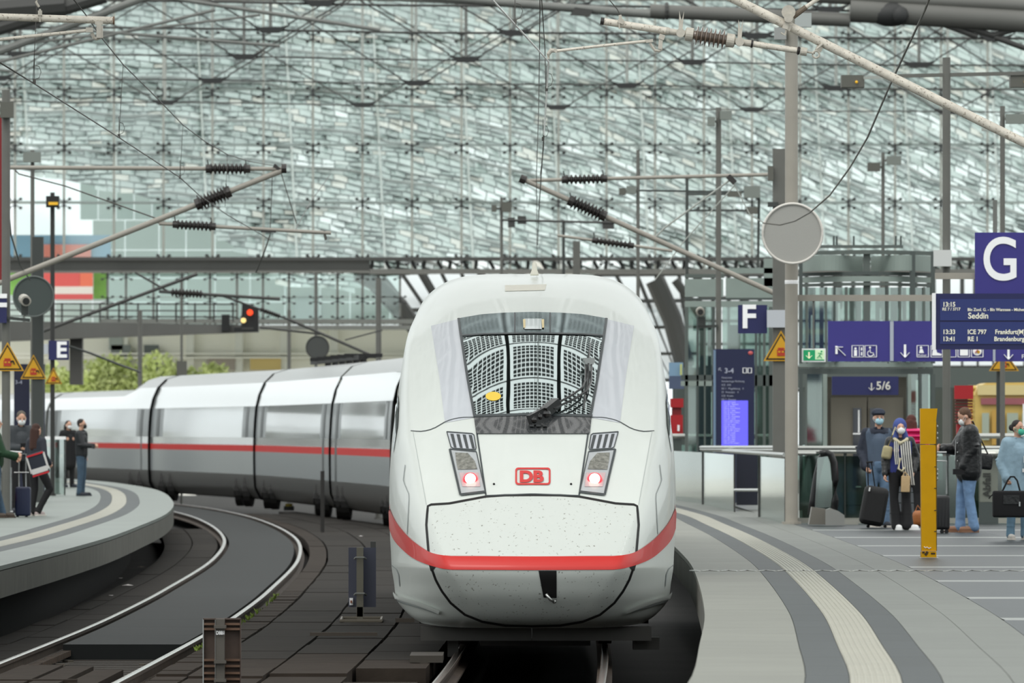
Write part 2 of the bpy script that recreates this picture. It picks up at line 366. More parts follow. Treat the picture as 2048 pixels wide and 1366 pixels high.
# logo: rounded frame and two letters
lg = [(1030.5,936.5),(1100.5,971.5)]
def rrect(x0, y0, x1, y1, r, n=6):
    o = []
    for cx, cy, a0 in ((x1-r, y0+r, -90), (x1-r, y1-r, 0), (x0+r, y1-r, 90), (x0+r, y0+r, 180)):
        for k in range(n+1): t = math.radians(a0+90*k/n); o.append((cx+r*math.cos(t), cy+r*math.sin(t)))
    return o
o1 = rrect(1030.5,936.5,1101,971,6); o2 = rrect(1034,940,1097.5,967.5,3.5); mb = MB()
mb.grid([[hit(*p, .010) for p in (o1[i % len(o1)], o2[i % len(o1)])] for i in range(len(o1)+1)])
logo = mb.build('logo', mat('logo_red', (204,60,58), .35), nose); logo['label'] = 'red rounded frame round the letters on the hood'
def todec(q, dz):   # lettering draped on the hood: q.x, q.z are photo pixels
    return hit(q.x, -q.z, .012)
try:
    tx = text('DB', (1038.5,0,-964.8), 30.5, MATS['logo_red'], logo, bold=1.5, sx=1.2, depth=0.0, conv=todec)
except Exception as ex: print('logo', ex)
# wiper --------------------------------------------------------
wb = mat('wiper_black', (18,18,19), .3, coat=.5)
mb = MB(); mb.bar(hit(1060,852,.05), hit(1096,834,.06), .06, .14); mb.bar(hit(1088,838,.08), hit(1112,820,.09), .09, .10)
for k in range(7): mb.ellip(hit(1062+k*6, 848-k*3+(k % 2)*6, .07), .03+.008*(k % 3), 8, 6)
for k in range(3): mb.bar(hit(1059+k*13, 856, .03), hit(1068+k*13, 856, .03), .05, .02)
wp = mb.build('wiper_base', wb, tip)
mb = MB()
mb.tube([hit(1104,826,.09), hit(1140,806,.09), hit(1162,790,.09), hit(1167,775,.09), hit(1168,742,.08)], .012, 6)
mb.tube([hit(1106,832,.09), hit(1148,812,.09), hit(1172,795,.09), hit(1178,778,.09), hit(1179,742,.08)], .012, 6)
mb.tube([hit(1173,742,.09), hit(1174,770,.08), hit(1170,800,.07)], .012, 6)
mb.build('wiper_arm', wb, wp)
mb = MB(); mb.bar(hit(1163,736,.09), hit(1184,736,.09), .03, .05); mb.bar(hit(1165,742,.1), hit(1182,742,.1), .02, .04); mb.build('wiper_joint', silver, wp)
mb = MB(); mb.tube([hit(1180,691,.03), hit(1176,715,.045), hit(1172,760,.05), hit(1166,825,.04)], [.005,.012,.014,.008], 6); mb.build('wiper_blade', wb, wp)
# body behind the cab ------------------------------------------
sec = [Vector(p) for p in outer]; mb = MB(); k0 = 8
ring = []
for q in sec[::4]: ring.append(q)
cz = 2.0; rr = []
for dd, sc in ((0, 1.0), (6, 1.0), (14, 1.0), (26, 1.0)):
    rr.append([Vector((.2+(q.x-.2)*.985, max(q.y+.2, 88)+dd if dd == 0 else 94+dd, ZC+(q.z-ZC)*.985)) for q in ring])
mb.grid(rr); mb.build('car_body', white_s, tip, smooth=40)
# plough and gear under the nose ---------------------------------
under = mat('underframe_black', (22,21,20), .7, var=.2); ug = mat('plough_grey', (48,46,42), .6, var=.15)
mb = MB(); mb.bbox(P(841,1254,86.6), P(1063,1280,86.9)); mb.build('plough_beam', ug, tip); mb = MB(); mb.bbox(P(1064.5,1254,86.6), P(1302,1280,86.9)); mb.build('plough_beam', ug, tip)
mb = MB(); mb.bbox(P(895,1275,87), P(917,1312,87.3)); mb.build('guard_iron', ug, tip)
mb = MB(); mb.bbox(P(1266,1275,87), P(1318,1298,87.3)); mb.build('guard_iron', ug, tip)
mb = MB(); mb.bbox(P(960,1278,88), P(1180,1290,88.3)); mb.build('cross_beam', ug, tip)
mb = MB(); mb.bbox((-.95,87.5,.28), (1.4,110,.9)); mb.build('underframe', under, tip)
for yy in (90.5, 93.1):
    mb = MB()
    for sx_ in (-.75, .75): mb.cyl((TCX(yy)+sx_-.07, yy, .46), (TCX(yy)+sx_+.07, yy, .46), .46, 24)
    mb.cyl((TCX(yy)-.8, yy, .46), (TCX(yy)+.8, yy, .46), .09, 10); mb.build('wheelset', mat('wheel_steel', (60,54,48), .5, metal=.6), tip)
# the cars further back, bending away to the left ------------------
PROF = [(1.0,.22),(1.25,.3),(1.40,.6),(1.425,.95),(1.43,1.45),(1.43,1.62),(1.43,1.80),(1.425,2.02),(1.40,2.5),(1.36,2.92),(1.28,3.25),(1.12,3.6),(.85,3.86),(.45,3.98),(0,4.0)]
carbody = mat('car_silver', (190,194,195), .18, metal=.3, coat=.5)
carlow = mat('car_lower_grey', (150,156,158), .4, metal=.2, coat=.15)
skirt = mat('car_skirt', (92,92,90), .35, metal=.3)
carwin = mat('car_window', (176,182,184), .07, metal=.85, coat=.3)
carroof = mat('car_roof', (150,152,152), .3, metal=.5)
def heading(fn, d): return math.atan2(fn(d+1)-fn(d-1), 2)
def sweep(name, a, b, prof, m, parent, n=9, scale=lambda t: 1.0, push=0.0, rz=lambda t, z: z):
    rws = []
    for i in range(n):
        t = i/(n-1); d = a+(b-a)*t; x = TCX(a)+(TCX(b)-TCX(a))*t*1.0 + (TCX(d)-(TCX(a)+(TCX(b)-TCX(a))*t))*.35
        h = math.atan2(TCX(b)-TCX(a), b-a); s = scale(t)
        rws.append([Vector((x-(pw+push)*s*math.cos(h), d-(pw+push)*s*math.sin(h), rz(t, pz))) for pw, pz in prof])
    mb = MB(); mb.grid(rws); return mb.build(name, m, parent, smooth=True)
full = PROF+[(-x, z) for x, z in PROF[-2::-1]]
def car(a, b, lab, drop=False):
    t = thing('train_car', lab, 'train car', (TCX((a+b)/2), (a+b)/2, 0), 'passenger cars of the train on the curve')
    rz = (lambda tt, z: z-(max(0, z-3.0)*.42*min(1, max(0, (tt-.18)/.1) if drop == 1 else 1))) if drop else (lambda tt, z: z)
    g = .45/(b-a)
    lo = [(p[0], p[1]) for p in PROF if p[1] <= .96]; mid = [p for p in PROF if .94 <= p[1] <= 2.03]; hi = [p for p in PROF if 2.9 <= p[1] <= 3.61]
    A, B = a+.35, b-.35
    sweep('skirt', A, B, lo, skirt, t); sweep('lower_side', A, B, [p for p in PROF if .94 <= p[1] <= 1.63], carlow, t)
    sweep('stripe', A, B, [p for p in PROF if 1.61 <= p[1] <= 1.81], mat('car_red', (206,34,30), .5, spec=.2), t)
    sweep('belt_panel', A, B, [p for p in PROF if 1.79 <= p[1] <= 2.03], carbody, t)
    sweep('window_band', A+3.4, B-3.4, [p for p in PROF if 2.0 <= p[1] <= 2.93], carwin, t)
    sweep('door_panel', A, A+3.4, [p for p in PROF if 2.0 <= p[1] <= 2.93], carlow, t); sweep('door_panel', B-3.4, B, [p for p in PROF if 2.0 <= p[1] <= 2.93], carlow, t)
    for q in (A+1.6, B-2.4): sweep('door', q, q+.8, [(p[0]+.01, p[1]) for p in PROF if .94 <= p[1] <= 2.93], MATS['windscreen_frame'], t, 3)
    sweep('cove', A, B, hi, carbody, t, 14, rz=rz); sweep('roof', A, B, [p for p in full if p[1] >= 3.59], carroof, t, 14, rz=rz)
    sweep('far_side', A, B, [(-x, z) for x, z in PROF if z <= 3.61][::-1], carlow, t)
    h = math.atan2(TCX(b)-TCX(a), b-a)
    for fr in (.10, .185, .80, .885):
        d = a+(b-a)*fr; x = TCX(d)-1.3*math.cos(h); y = d-1.3*math.sin(h)
        mb = MB(); q = Vector((math.cos(h), math.sin(h), 0)); c = Vector((x, y, .46)); mb.cyl(c-q*.1, c+q*.1, .46, 20); mb.cyl(c-q*.18, c-q*.1, .16, 10); mb.build('wheel', MATS['underframe_black'], t)
    mb = MB(); mb.bar((TCX(a+4), a+4, .45), (TCX(b-4), b-4, .45), 2.0, .4); mb.build('underframe', under, t)
    if a == 217:
        for k in range(6):
            d = 222+k*2.6; x = TCX(d)-.2; mb = MB(); mb.cyl((x, d, 3.98), (x, d, 4.16+.06*(k % 2)), .09, 8); mb.bar((x-.5, d, 4.18), (x+.5, d, 4.18), .08, .1); mb.build('roof_gear', MATS['rubber_black'], t)
        mb = MB(); mb.bar((TCX(220)-.4, 220, 4.12), (TCX(238)-.4, 238, 4.12), .12, .12); mb.build('roof_cable', MATS['rubber_black'], t)
    return t
rubber = mat('gangway_rubber', (38,40,42), .6)
ends = [122, 145.5, 169, 195.5, 217, 245.5, 274, 303, 332]
names = ['silver train car directly behind the nose car, hidden by it', 'silver train car second behind the nose car', 'silver train car third behind the nose car',
  'silver train car just left of the nose, nearest one in view', 'silver train car with two black wheel sets, second left of the nose', 'silver train car in the middle of the curve with bright windows',
  'silver end car of the train behind the left platform people', 'silver coach at the left edge behind the masts']
for i in range(8):
    if i < 3: continue
    car(ends[i], ends[i+1], names[i], drop={6: 1, 7: 2}.get(i, 0))
    if i < 7:
        pass
for i in (4, 5, 6):
    d = ends[i]; mb = MB(); h = heading(TCX, d); q = Vector((math.cos(h), math.sin(h), 0)); f = Vector((-math.sin(h), math.cos(h), 0)); c = Vector((TCX(d), d, 0)); rws = []
    for s_ in (-.5, 0, .5): rws.append([c+f*s_-q*(x*.955)+Vector((0, 0, z-.05)) for x, z in full])
    mb.grid(rws); o = mb.build('gangway_bellows', rubber, None, smooth=True); o['label'] = ['dark gangway between the two cars nearest the nose', 'dark gangway seam at the wheels in mid curve', 'dark gangway seam before the end car'][i-4]; o['category'] = 'gangway'
# ================================================================ SETTING
# ---- ground of the trackbed and the city ground far below
bed_m = mat('bed_dark', (34,32,30), .9, var=.35, vscale=.6, bump=.3)
mb = MB(); mb.bbox((-60, 30, -.9), (60, 345, -.42)); g = mb.build('floor', bed_m); g['kind'] = 'structure'
mb = MB(); mb.bbox((-400, 345, -7), (400, 1400, -6)); g = mb.build('floor_outside', mat('city_ground', (215,213,204), .9, var=.2, vscale=.05)); g['kind'] = 'structure'
rail_m = mat('rail_side_rust', (62,50,40), .8, var=.3, vscale=4); shine = mat('rail_head_steel', (190,182,174), .16, metal=1.0)
def rail(fn, d0, d1, lab, n=90):
    t = thing('rail', lab, 'rail', (fn((d0+d1)/2), (d0+d1)/2, -.17), 'rails')
    ds = [d0+(d1-d0)*i/n for i in range(n+1)]
    mb = MB(); mb.grid([[Vector((fn(d)+x, d, z)) for x, z in ((-.075,-.17),(-.075,-.15),(-.01,-.12),(-.01,-.05),(-.036,-.035),(-.036,-.002),(.036,-.002),(.036,-.035),(.01,-.05),(.01,-.12),(.075,-.15),(.075,-.17))] for d in ds])
    mb.build('rail_web', rail_m, t, smooth=False)
    mb = MB(); mb.grid([[Vector((fn(d)+x, d, z)) for x, z in ((-.036,-.012),(-.03,.0),(-.01,.004),(.01,.004),(.03,.0),(.036,-.012))] for d in ds])
    mb.build('rail_head', shine, t, smooth=True)
rail(RRX, 60, 300, 'outer shiny rail of the empty curving track on the left')
rail(lambda d: RRX(d)-1.49, 60, 300, 'inner rail of the empty track, nearer the left platform')
rail(lambda d: TCX(d)-.745, 50, 130, 'left rail under the white train nose')
rail(lambda d: TCX(d)+.745, 50, 130, 'right rail under the white train nose')
# ---- rail level crossing mats (each slab a part)
mat_a = mat('track_mat', (44,41,38), 0.9, spec=0.08, rnd=.14, var=.12, vscale=2.5, bump=.15)
mat_b = mat('track_mat_warm', (50,44,39), 0.9, spec=0.08, rnd=.12, var=.14, vscale=3, bump=.2)
mat_c = mat('track_mat_inner', (28,30,30), 0.7, spec=0.15, rnd=.06, var=.1, vscale=1.5)
deck = struct('floor_trackdeck', (0, 60, -.4))
def slab(L, Rr, d0, d1, z0, z1, m, parent, name='track_slab', jl=0, jr=0, gap=.012):
    mb = MB(); n = max(2, int((d1-d0)/2)+1); a = []
    for i in range(n):
        d = d0+gap+(d1-d0-2*gap)*i/(n-1); a.append([Vector((L(d)+gap, d, z0)), Vector((L(d)+gap, d, z1)), Vector((Rr(d)-gap, d, z1)), Vector((Rr(d)-gap, d, z0))])
    mb.grid(a); v = len(mb.v); mb.f += [(0, 1, 2, 3), (v-1, v-2, v-3, v-4)]; mb.m += [0, 0]
    return mb.build(name, m, parent)
lo = lambda d: RRX(d)+.16
hi = lambda d: TCX(d)-.95
def mixf(f, g, t): return lambda d: f(d)*(1-t)+g(d)*t
CUTS = [0, .13, .42, .72, 1.0]
for c in range(4):
    fa, fb = mixf(lo, hi, CUTS[c]), mixf(lo, hi, CUTS[c+1]); d = 62+R.random()*2
    while d < 230:
        ln = (1.0 if c == 0 else 3.2)*(1+.25*(R.random()-.5))
        if c == 0 and d > 125: ln = 6
        if d > 140: ln = 8
        hole = (78.6 < d < 80.2 and c == 3)
        z = -.02-.012*R.random()-(.03 if d < 79.5 else 0)
        if not hole: slab(fa, fb, d, d+ln, -.2, z, mat_b if d < 84 or c == 0 else mat_a, deck, gap=.012+.01*R.random())
        d += ln
# between the rails of the empty track, smooth beyond, open sleepers and planks nearer
d = 91.5
while d < 290:
    ln = 7 if d > 100 else 4; slab(lambda q: RRX(q)-1.40, lambda q: RRX(q)-.12, d, d+ln, -.2, -.035, mat_c, deck, gap=.004); d += ln
for c in range(2):
    d = 76
    while d < 200:
        fa = (lambda q: LEX(q)-.2) if c == 0 else (lambda q: RRX(q)-2.15); fb = (lambda q: RRX(q)-2.15) if c == 0 else (lambda q: RRX(q)-1.62)
        ln = 3.0 if d < 120 else 9
        slab(fa, fb, d, d+ln, -.25, -.09-.01*R.random(), mat_a, deck); d += ln
sl = mat('sleeper_concrete', (60,55,50), .85, var=.2, vscale=4)
track = thing('sleeper_set', 'concrete sleepers and wooden planks between the rails at the lower left', 'track', (-4.2, 80, -.42))
d = 66.0
while d < 91.5:
    mb = MB(); mb.bbox((RRX(d)-2.05, d-.13, -.42), (RRX(d)+.5, d+.13, -.2)); mb.build('sleeper', sl, track); d += .62
for x0, x1, d0, d1, z in ((-1.38,-.95,78.5,84.5,-.06),(-.92,-.62,78.0,84.0,-.06),(-.6,-.3,78.6,83.5,-.08),(-1.3,-.5,79.2,79.4,-.05),(-1.36,-.2,68,76.4,-.05)):
    slab(lambda q: RRX(q)+x0, lambda q: RRX(q)+x1, d0, d1, -.2, z, mat_b, track, 'plank')
for k, dd in enumerate((77.8, 77.0)):
    mb = MB(); mb.bbox((RRX(dd)-1.32+.5*k, dd, -.25), (RRX(dd)-.9+.5*k, dd+.06, -.1)); mb.build('end_board', mat_b, track)
# coil springs of the rail fastening beside the rails
mb = MB()
for k in range(110):
    d = 66+k*.3
    for x in (-1.36, -.13, .1):
        if 66 < d < 92 or x > 0: mb.bbox((RRX(d)+x-.05, d-.05, -.16), (RRX(d)+x+.05, d+.06, -.1))
fz = mb.build('rail_clips', rail_m, track); fz['kind'] = 'stuff'
# ballast chips near the rails
mb = MB()
for k in range(900):
    d = 66+R.random()*26; x = RRX(d)+R.choice((-1.6, -1.25, -.3, .25))+R.uniform(-.12, .12); s = .02+.03*R.random()
    mb.box((x, d, -.3+R.random()*.1), (s*2, s*2, s*1.4), Matrix.Rotation(R.random()*3, 3, 'Z'))
b_ = mb.build('ballast', mat('ballast_stone', (84,78,70), .9, rnd=.2), track); b_['kind'] = 'stuff'
# gap sleepers and I-beam end under the nose
mb = MB(); a, b = P(820,1284,84), P(886,1298,84); mb.bbox((a.x, 83.8, -.02), (b.x, 85.2, .05)); mb.bbox((a.x+.1, 83.8, -.3), (a.x+.18, 85.2, -.02)); mb.bbox((a.x+.02, 83.8, -.36), (b.x-.06, 85.2, -.30))
o = mb.build('steel_beam', mat('beam_brown', (48,43,36), .7, var=.2)); o['label'] = 'short brown steel I beam end lying left of the train coupling'; o['category'] = 'beam'
# ---- platforms
light = mat('granite_light', (118,119,111), 0.5, spec=0.15, rnd=.045, var=.05, vscale=1.6)
light2 = mat('granite_grey', (108,111,106), 0.5, spec=0.15, rnd=.05, var=.05, vscale=1.6)
dark = mat('granite_dark', (58,63,64), 0.5, spec=0.12, rnd=.06, var=.05, vscale=2)
tact = mat('tactile_cream', (150,148,134), .5, rnd=.03, var=.05)
floor_d = mat('floor_dark', (50,55,57), 0.4, spec=0.18, rnd=.06, var=.06, vscale=1.5)
floor_s = mat('floor_line', (128,132,128), .4)
conc = mat('platform_concrete', (84,84,77), .8, rnd=.08, var=.16, vscale=2.2)
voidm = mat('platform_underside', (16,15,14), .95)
def pslab(E, a, b, d0, d1, m, parent, name, sgn=1, gap=.003, z=PZ, th=.05):
    L = (lambda d: E(d)+sgn*a); Rr = (lambda d: E(d)+sgn*b)
    if sgn < 0: L, Rr = Rr, L
    return slab(L, Rr, d0, d1, z-th, z, m, parent, name, gap=gap)
def ribs(E, a, b, d0, d1, m, parent, sgn=1, n=8):
    mb = MB(); k = max(2, int((d1-d0)/1.5)+1)
    for r in range(n):
        o = a+(b-a)*(r+.5)/n; wd = (b-a)/n*.28
        mb.grid([[Vector((E(d)+sgn*o-wd, d, PZ+.001)), Vector((E(d)+sgn*o-wd*.6, d, PZ+.006)), Vector((E(d)+sgn*o+wd*.6, d, PZ+.006)), Vector((E(d)+sgn*o+wd, d, PZ+.001))] for d in [d0+.01+(d1-d0-.02)*i/(k-1) for i in range(k)]])
    return mb.build('tactile_slab_ribs', m, parent)
def platform(name, E, sgn, d0, d1, step, bands, edge_mat, far):
    s = struct(name, (E(d0), d0, 0))
    core = MB(); n = 60; ds = [d0+(d1-d0)*i/n for i in range(n+1)]
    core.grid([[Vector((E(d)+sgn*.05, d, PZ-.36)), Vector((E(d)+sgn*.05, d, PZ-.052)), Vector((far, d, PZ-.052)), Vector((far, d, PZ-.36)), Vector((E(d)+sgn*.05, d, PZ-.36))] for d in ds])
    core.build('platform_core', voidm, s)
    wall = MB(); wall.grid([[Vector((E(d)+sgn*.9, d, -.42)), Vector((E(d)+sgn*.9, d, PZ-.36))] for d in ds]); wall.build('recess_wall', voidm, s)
    d = d0
    while d < d1:
        st = step if d < 150 else step*2
        slab((lambda q: E(q)-.06) if sgn < 0 else (lambda q: E(q)), (lambda q: E(q)) if sgn < 0 else (lambda q: E(q)+.06), d, d+st, PZ-.36, PZ-.06, conc, s, 'edge_panel', gap=.004)
        for a, b, m, nm in bands:
            pslab(E, a, b, d, d+st, m, s, nm, sgn, gap=.0025)
            if m is tact: ribs(E, a, b, d, d+st, m, s, sgn)
        d += st
    return s
RB = [(-.0,.70,light,'edge_slab'),(.70,.97,dark,'dark_slab'),(.97,1.285,tact,'tactile_slab'),(1.285,1.53,dark,'dark_slab'),(1.53,1.95,light2,'grey_slab'),(1.95,2.37,light2,'grey_slab')]
pr = platform('floor_platform_right', REX, 1, 44.0, 190, 1.42*1.5, RB, conc, 24)
# joint grid stops where the platform floor is dark with pale lines
for k, yy in enumerate((44, 51.1, 59.6, 68.1, 76.6, 85.1, 93.6, 102.1, 110.6, 119.1, 127.8)):
    y1 = (51.1, 59.6, 68.1, 76.6, 85.1, 93.6, 102.1, 110.6, 119.1, 127.8, 137)[k]
    for j in range(6):
        a = 2.37+j*2.4
        pslab(REX, a, a+2.4, yy+.43, y1-.43, floor_d, pr, 'floor_tile', gap=.003)
    mb = MB(); mb.grid([[Vector((REX(y1)+2.38, y1-.42, PZ-.05)), Vector((REX(y1)+2.38, y1-.42, PZ)), Vector((REX(y1)+2.38, y1+.42, PZ)), Vector((REX(y1)+2.38, y1+.42, PZ-.05))], [Vector((20, y1-.42, PZ-.05)), Vector((20, y1-.42, PZ)), Vector((20, y1+.42, PZ)), Vector((20, y1+.42, PZ-.05))]]); mb.build('floor_line', floor_s, pr)
mb = MB(); mb.bbox((4.4, 137, PZ-.06), (24, 200, PZ-.005)); mb.build('floor_slab', light2, pr)
mb = MB()      # expansion joint of bright studs right across
for k in range(120):
    x = REX(91)+.02+k*.1
    mb.box((x, 91, PZ+.003), (.045, .42, .01), Matrix.Rotation(.22*(-1)**k, 3, 'Z'))
o = mb.build('expansion_joint', mat('joint_metal', (190,190,184), .25, metal=.8), pr); o['kind'] = 'stuff'
lightL = mat('granite_left', (113,120,115), 0.45, spec=0.2, rnd=.045, var=.05, vscale=1.6)
LB = [(0,.70,lightL,'edge_slab'),(.70,.97,dark,'dark_slab'),(.97,1.285,tact,'tactile_slab'),(1.285,1.53,dark,'dark_slab'),(1.53,2.6,lightL,'grey_slab'),(2.6,4.4,lightL,'grey_slab'),(4.4,7.0,lightL,'grey_slab')]
pl = platform('floor_platform_left', LEX, -1, 88, 262, 2.84, LB, conc, -40)
# ---- litter
def litter(name, px, py, z, s, m, lab, cat='litter'):
    p = G(px, py, z); mb = MB(); n = 7; vs = [p+Vector((math.cos(2*math.pi*k/n)*s*(.7+.5*R.random()), math.sin(2*math.pi*k/n)*s*2.2, .004+.01*R.random())) for k in range(n)]
    mb.add(vs+[p+Vector((0, 0, .03*s/.1))], [(k, (k+1) % n, n) for k in range(n)]); o = mb.build(name, m); o['label'] = lab; o['category'] = cat
paper = mat('litter_paper', (214,208,206), .7)
litter('paper_scrap', 256, 1172, -.09, .09, paper, 'crumpled white paper lying by the left platform wall')
litter('paper_scrap', 222, 1192, -.09, .04, paper, 'small white scrap on the dark bed, left of the crumpled paper')
litter('paper_scrap', 242, 1157, -.09, .035, paper, 'tiny paper scrap above the crumpled paper by the wall')
litter('paper_scrap', 282, 1135, -.09, .07, mat('litter_brown', (86,76,66), .8), 'flat brown scrap near the inner rail')
litter('paper_scrap', 722, 1073, -.02, .06, paper, 'white paper ball beside the train above the small sign')
mb = MB(); p = G(578, 1021, -.02); mb.bbox((p.x-.14, p.y-.3, -.02), (p.x+.14, p.y+.3, .1)); mb.mi = 1; mb.bbox((p.x-.1, p.y-.2, .1), (p.x+.1, p.y+.2, .17)); o = mb.build('track_magnet', [mat('magnet_black', (28,28,26), .6), mat('magnet_yellow', (190,168,50), .5)]); o['label'] = 'small yellow topped box on the track bed beyond the curve'; o['category'] = 'track box'
mb = MB()
for k in range(60):
    d = 88+R.random()*30; x = RRX(d)+.16+.05*R.random(); s = .02+.03*R.random()
    for q in range(3): mb.add([(x, d, -.02), (x+s*R.uniform(-1, 1), d+s*R.uniform(-1, 1), s*R.uniform(.4, 1.2)), (x+s*.5, d+.02, .0)], [(0, 1, 2)])
o = mb.build('weeds', mat('weed_green', (110,130,50), .7)); o['label'] = 'small green weeds growing along the outer rail'; o['category'] = 'weeds'; o['kind'] = 'stuff'
# ================================================================ HALL
steel = mat('steel_grey', (112,114,110), .5, var=.08); steel_l = mat('steel_pale', (158,162,156), .5); steel_d = mat('steel_dark', (62,62,60), .55)
steel_p = mat('post_pale', (150,153,146), .5)
steel_b = mat('girder_grey', (98,98,94), .55, var=.1, vscale=.5); steel_k = mat('node_black', (44,45,45), .6)
fglass = glass('facade_glass', (246,250,249), .08)
FD = 380.0; fs = F/FD
fac = struct('wall_facade', (0, FD, 0))
post_px = [30,128,228,327,425,527,626,725,824,923,1020,1117,1213,1310,1408,1504,1600,1697,1790,1882,1975,2070]
rows_y = [520, 407, 296, 185, 74, -37]
for px in post_px:
    a, b = P(px, 545, FD), P(px, -60, FD); mb = MB(); mb.bar(a, b, .11, .11); mb.build('post', steel_p, fac)
mb0 = MB()
for sx_ in (-1, 1):
    for sz in (-1, 1):
        mb0.cyl((0,0,sz*.1), (sx_*.42, -.05, sz*.36), .045, 6); mb0.ellip((sx_*.42, -.07, sz*.36), (.13,.08,.13), 8, 5)
mb0.box((0,-.05,0), (.16,.12,.7))
sp0 = None
for i, px in enumerate(post_px):
    for ry in rows_y[:-1]:
        p = P(px, ry, FD-.2)
        if sp0 is None: sp0 = mb0.build('glass_fitting', steel_k, fac, origin=(0,0,0)); me_sp = sp0.data; bpy.data.objects.remove(sp0); me_sp.transform(Matrix.Translation(Vector(fac['_o']))); sp0 = 1
        o = link('glass_fitting', me_sp, fac); o.location = p-Vector(fac['_o']); o.scale = (.6, .8, .55)
def pane(a, b, m, parent, name='glass_pane', th=.03):
    mb = MB(); mb.bbox((a.x+.02, a.y, b.z+.02), (b.x-.02, a.y+th, a.z-.02)); return mb.build(name, m, parent)
for i in range(len(post_px)-1):
    for k in range(len(rows_y)-1): pane(P(post_px[i], rows_y[k+1], FD), P(post_px[i+1], rows_y[k], FD), fglass, fac)
for yy in (178, 290, 405): 
    mb = MB(); mb.bar(P(-20, yy, FD+1), P(2080, yy, FD+1), .09, .12); mb.build('transom', steel_l, fac)
# girder under the facade and second glazing below
mb = MB(); mb.bbox(P(-40,514,376), P(2090,522,377.2)); mb.build('girder_flange', steel_d, fac)
mb = MB(); mb.bbox(P(-40,522,376.4), P(740,541,377)); mb.bbox(P(-40,541,376), P(740,546,377.2)); mb.build('girder_web', steel_b, fac)
mb = MB(); mb.bbox(P(740,538,376), P(2090,548,377.2)); mb.build('girder_flange', steel_b, fac)
for px in range(745, 2080, 26):
    mb = MB(); mb.bar(P(px,522,376.6), P(px+(9 if (px//26)%2 else -2),538,376.6), .16, .16); mb.build('girder_strut', steel_d, fac)
low_px = [215,252,307,364,420,474,526,578,631,675,725,757,800]
for px in low_px:
    mb = MB(); mb.bar(P(px,545,FD), P(px,652,FD), .1, .1); mb.build('lower_post', steel, fac)
    for yy in (552, 600, 640):
        o = link('glass_fitting', me_sp, fac); o.location = P(px, yy, FD-.2)-Vector(fac['_o']); o.scale = (.55,.55,.4)
lg2 = glass('lower_glass', (238,246,244), .10)
for i in range(len(low_px)-1):
    for ya, yb in ((547,594),(594,641)): pane(P(low_px[i], ya, FD), P(low_px[i+1], yb, FD), lg2, fac)
mb = MB(); mb.bar(P(200,642,FD-.5), P(830,643,FD-.5), .14, .2); mb.bar(P(200,655,FD-.5), P(830,655,FD-.5), .1, .2); mb.build('sill', steel, fac)
# footbridge girder on the left, second layer, tapering to the signal
fb = thing('signal_gantry', 'long grey gantry girder with railing carrying the red signal at its end', 'gantry', P(240, 745, 330))
mb = MB(); a = [P(-20,642,330), P(470,650,330), P(516,652,330), P(516,664,330), P(400,668,330), P(-20,684,330)]
mb.prism([(q.x, q.z) for q in a], 329, 331); mb.build('girder', steel_b, fb)
for px in range(10, 470, 38):
    mb = MB(); mb.bar(P(px,644,330), P(px,606,330), .07, .07); mb.build('railing_post', steel_d, fb)
for yy in (607, 620, 632):
    mb = MB(); mb.bar(P(-10,yy,330), P(475,yy+2,330), .05, .05); mb.build('railing_bar', steel_d, fb)
mb = MB(); mb.bbox(P(139,672,330), P(167,770,331)); mb.build('column', mat('column_dark', (84,82,78), .6), fb)
# signal
sg = thing('rail_signal', 'black railway signal box showing a red lamp and a small yellow lamp', 'signal', P(497, 665, 328.8)); blk = mat('signal_black', (20,22,22), .5)
mb = MB(); q = [P(484,608,328.5), P(507,608,328.5), P(507,615,328.5), P(517,615,328.5), P(517,664,328.5), P(468,664,328.5), P(468,655,328.5), P(482,655,328.5)]
mb.prism([(v.x, v.z) for v in q], 328.5, 329.02); mb.build('housing', blk, sg)
mb = MB(); c = P(500,625,328.45); mb.cyl(c, c+Vector((0,-.12,0)), .115, 16); mb.build('red_lamp', mat('sig_red', (230,70,30), .4, emit=(255,70,25), estr=1.1), sg)
mb = MB(); c = P(487,641,328.45); mb.tube([c+Vector((math.cos(t)*.075,-.05,math.sin(t)*.075)) for t in np.linspace(0, 2*math.pi, 14)], .025, 6); mb.cyl(c, c+Vector((0,-.08,0)), .04, 8); mb.build('yellow_lamp', mat('sig_yel', (240,220,150), .4, emit=(255,225,140), estr=1.0), sg)
mb = MB(); mb.bbox(P(483,655,328.48), P(507,659,328.55)); mb.build('number_plate', steel_d, sg)
mb = MB(); mb.bbox(P(443,629,328.7), P(460,663,329.02)); o = mb.build('signal_box', blk); o['label'] = 'small plain black signal box left of the red signal'; o['category'] = 'signal'
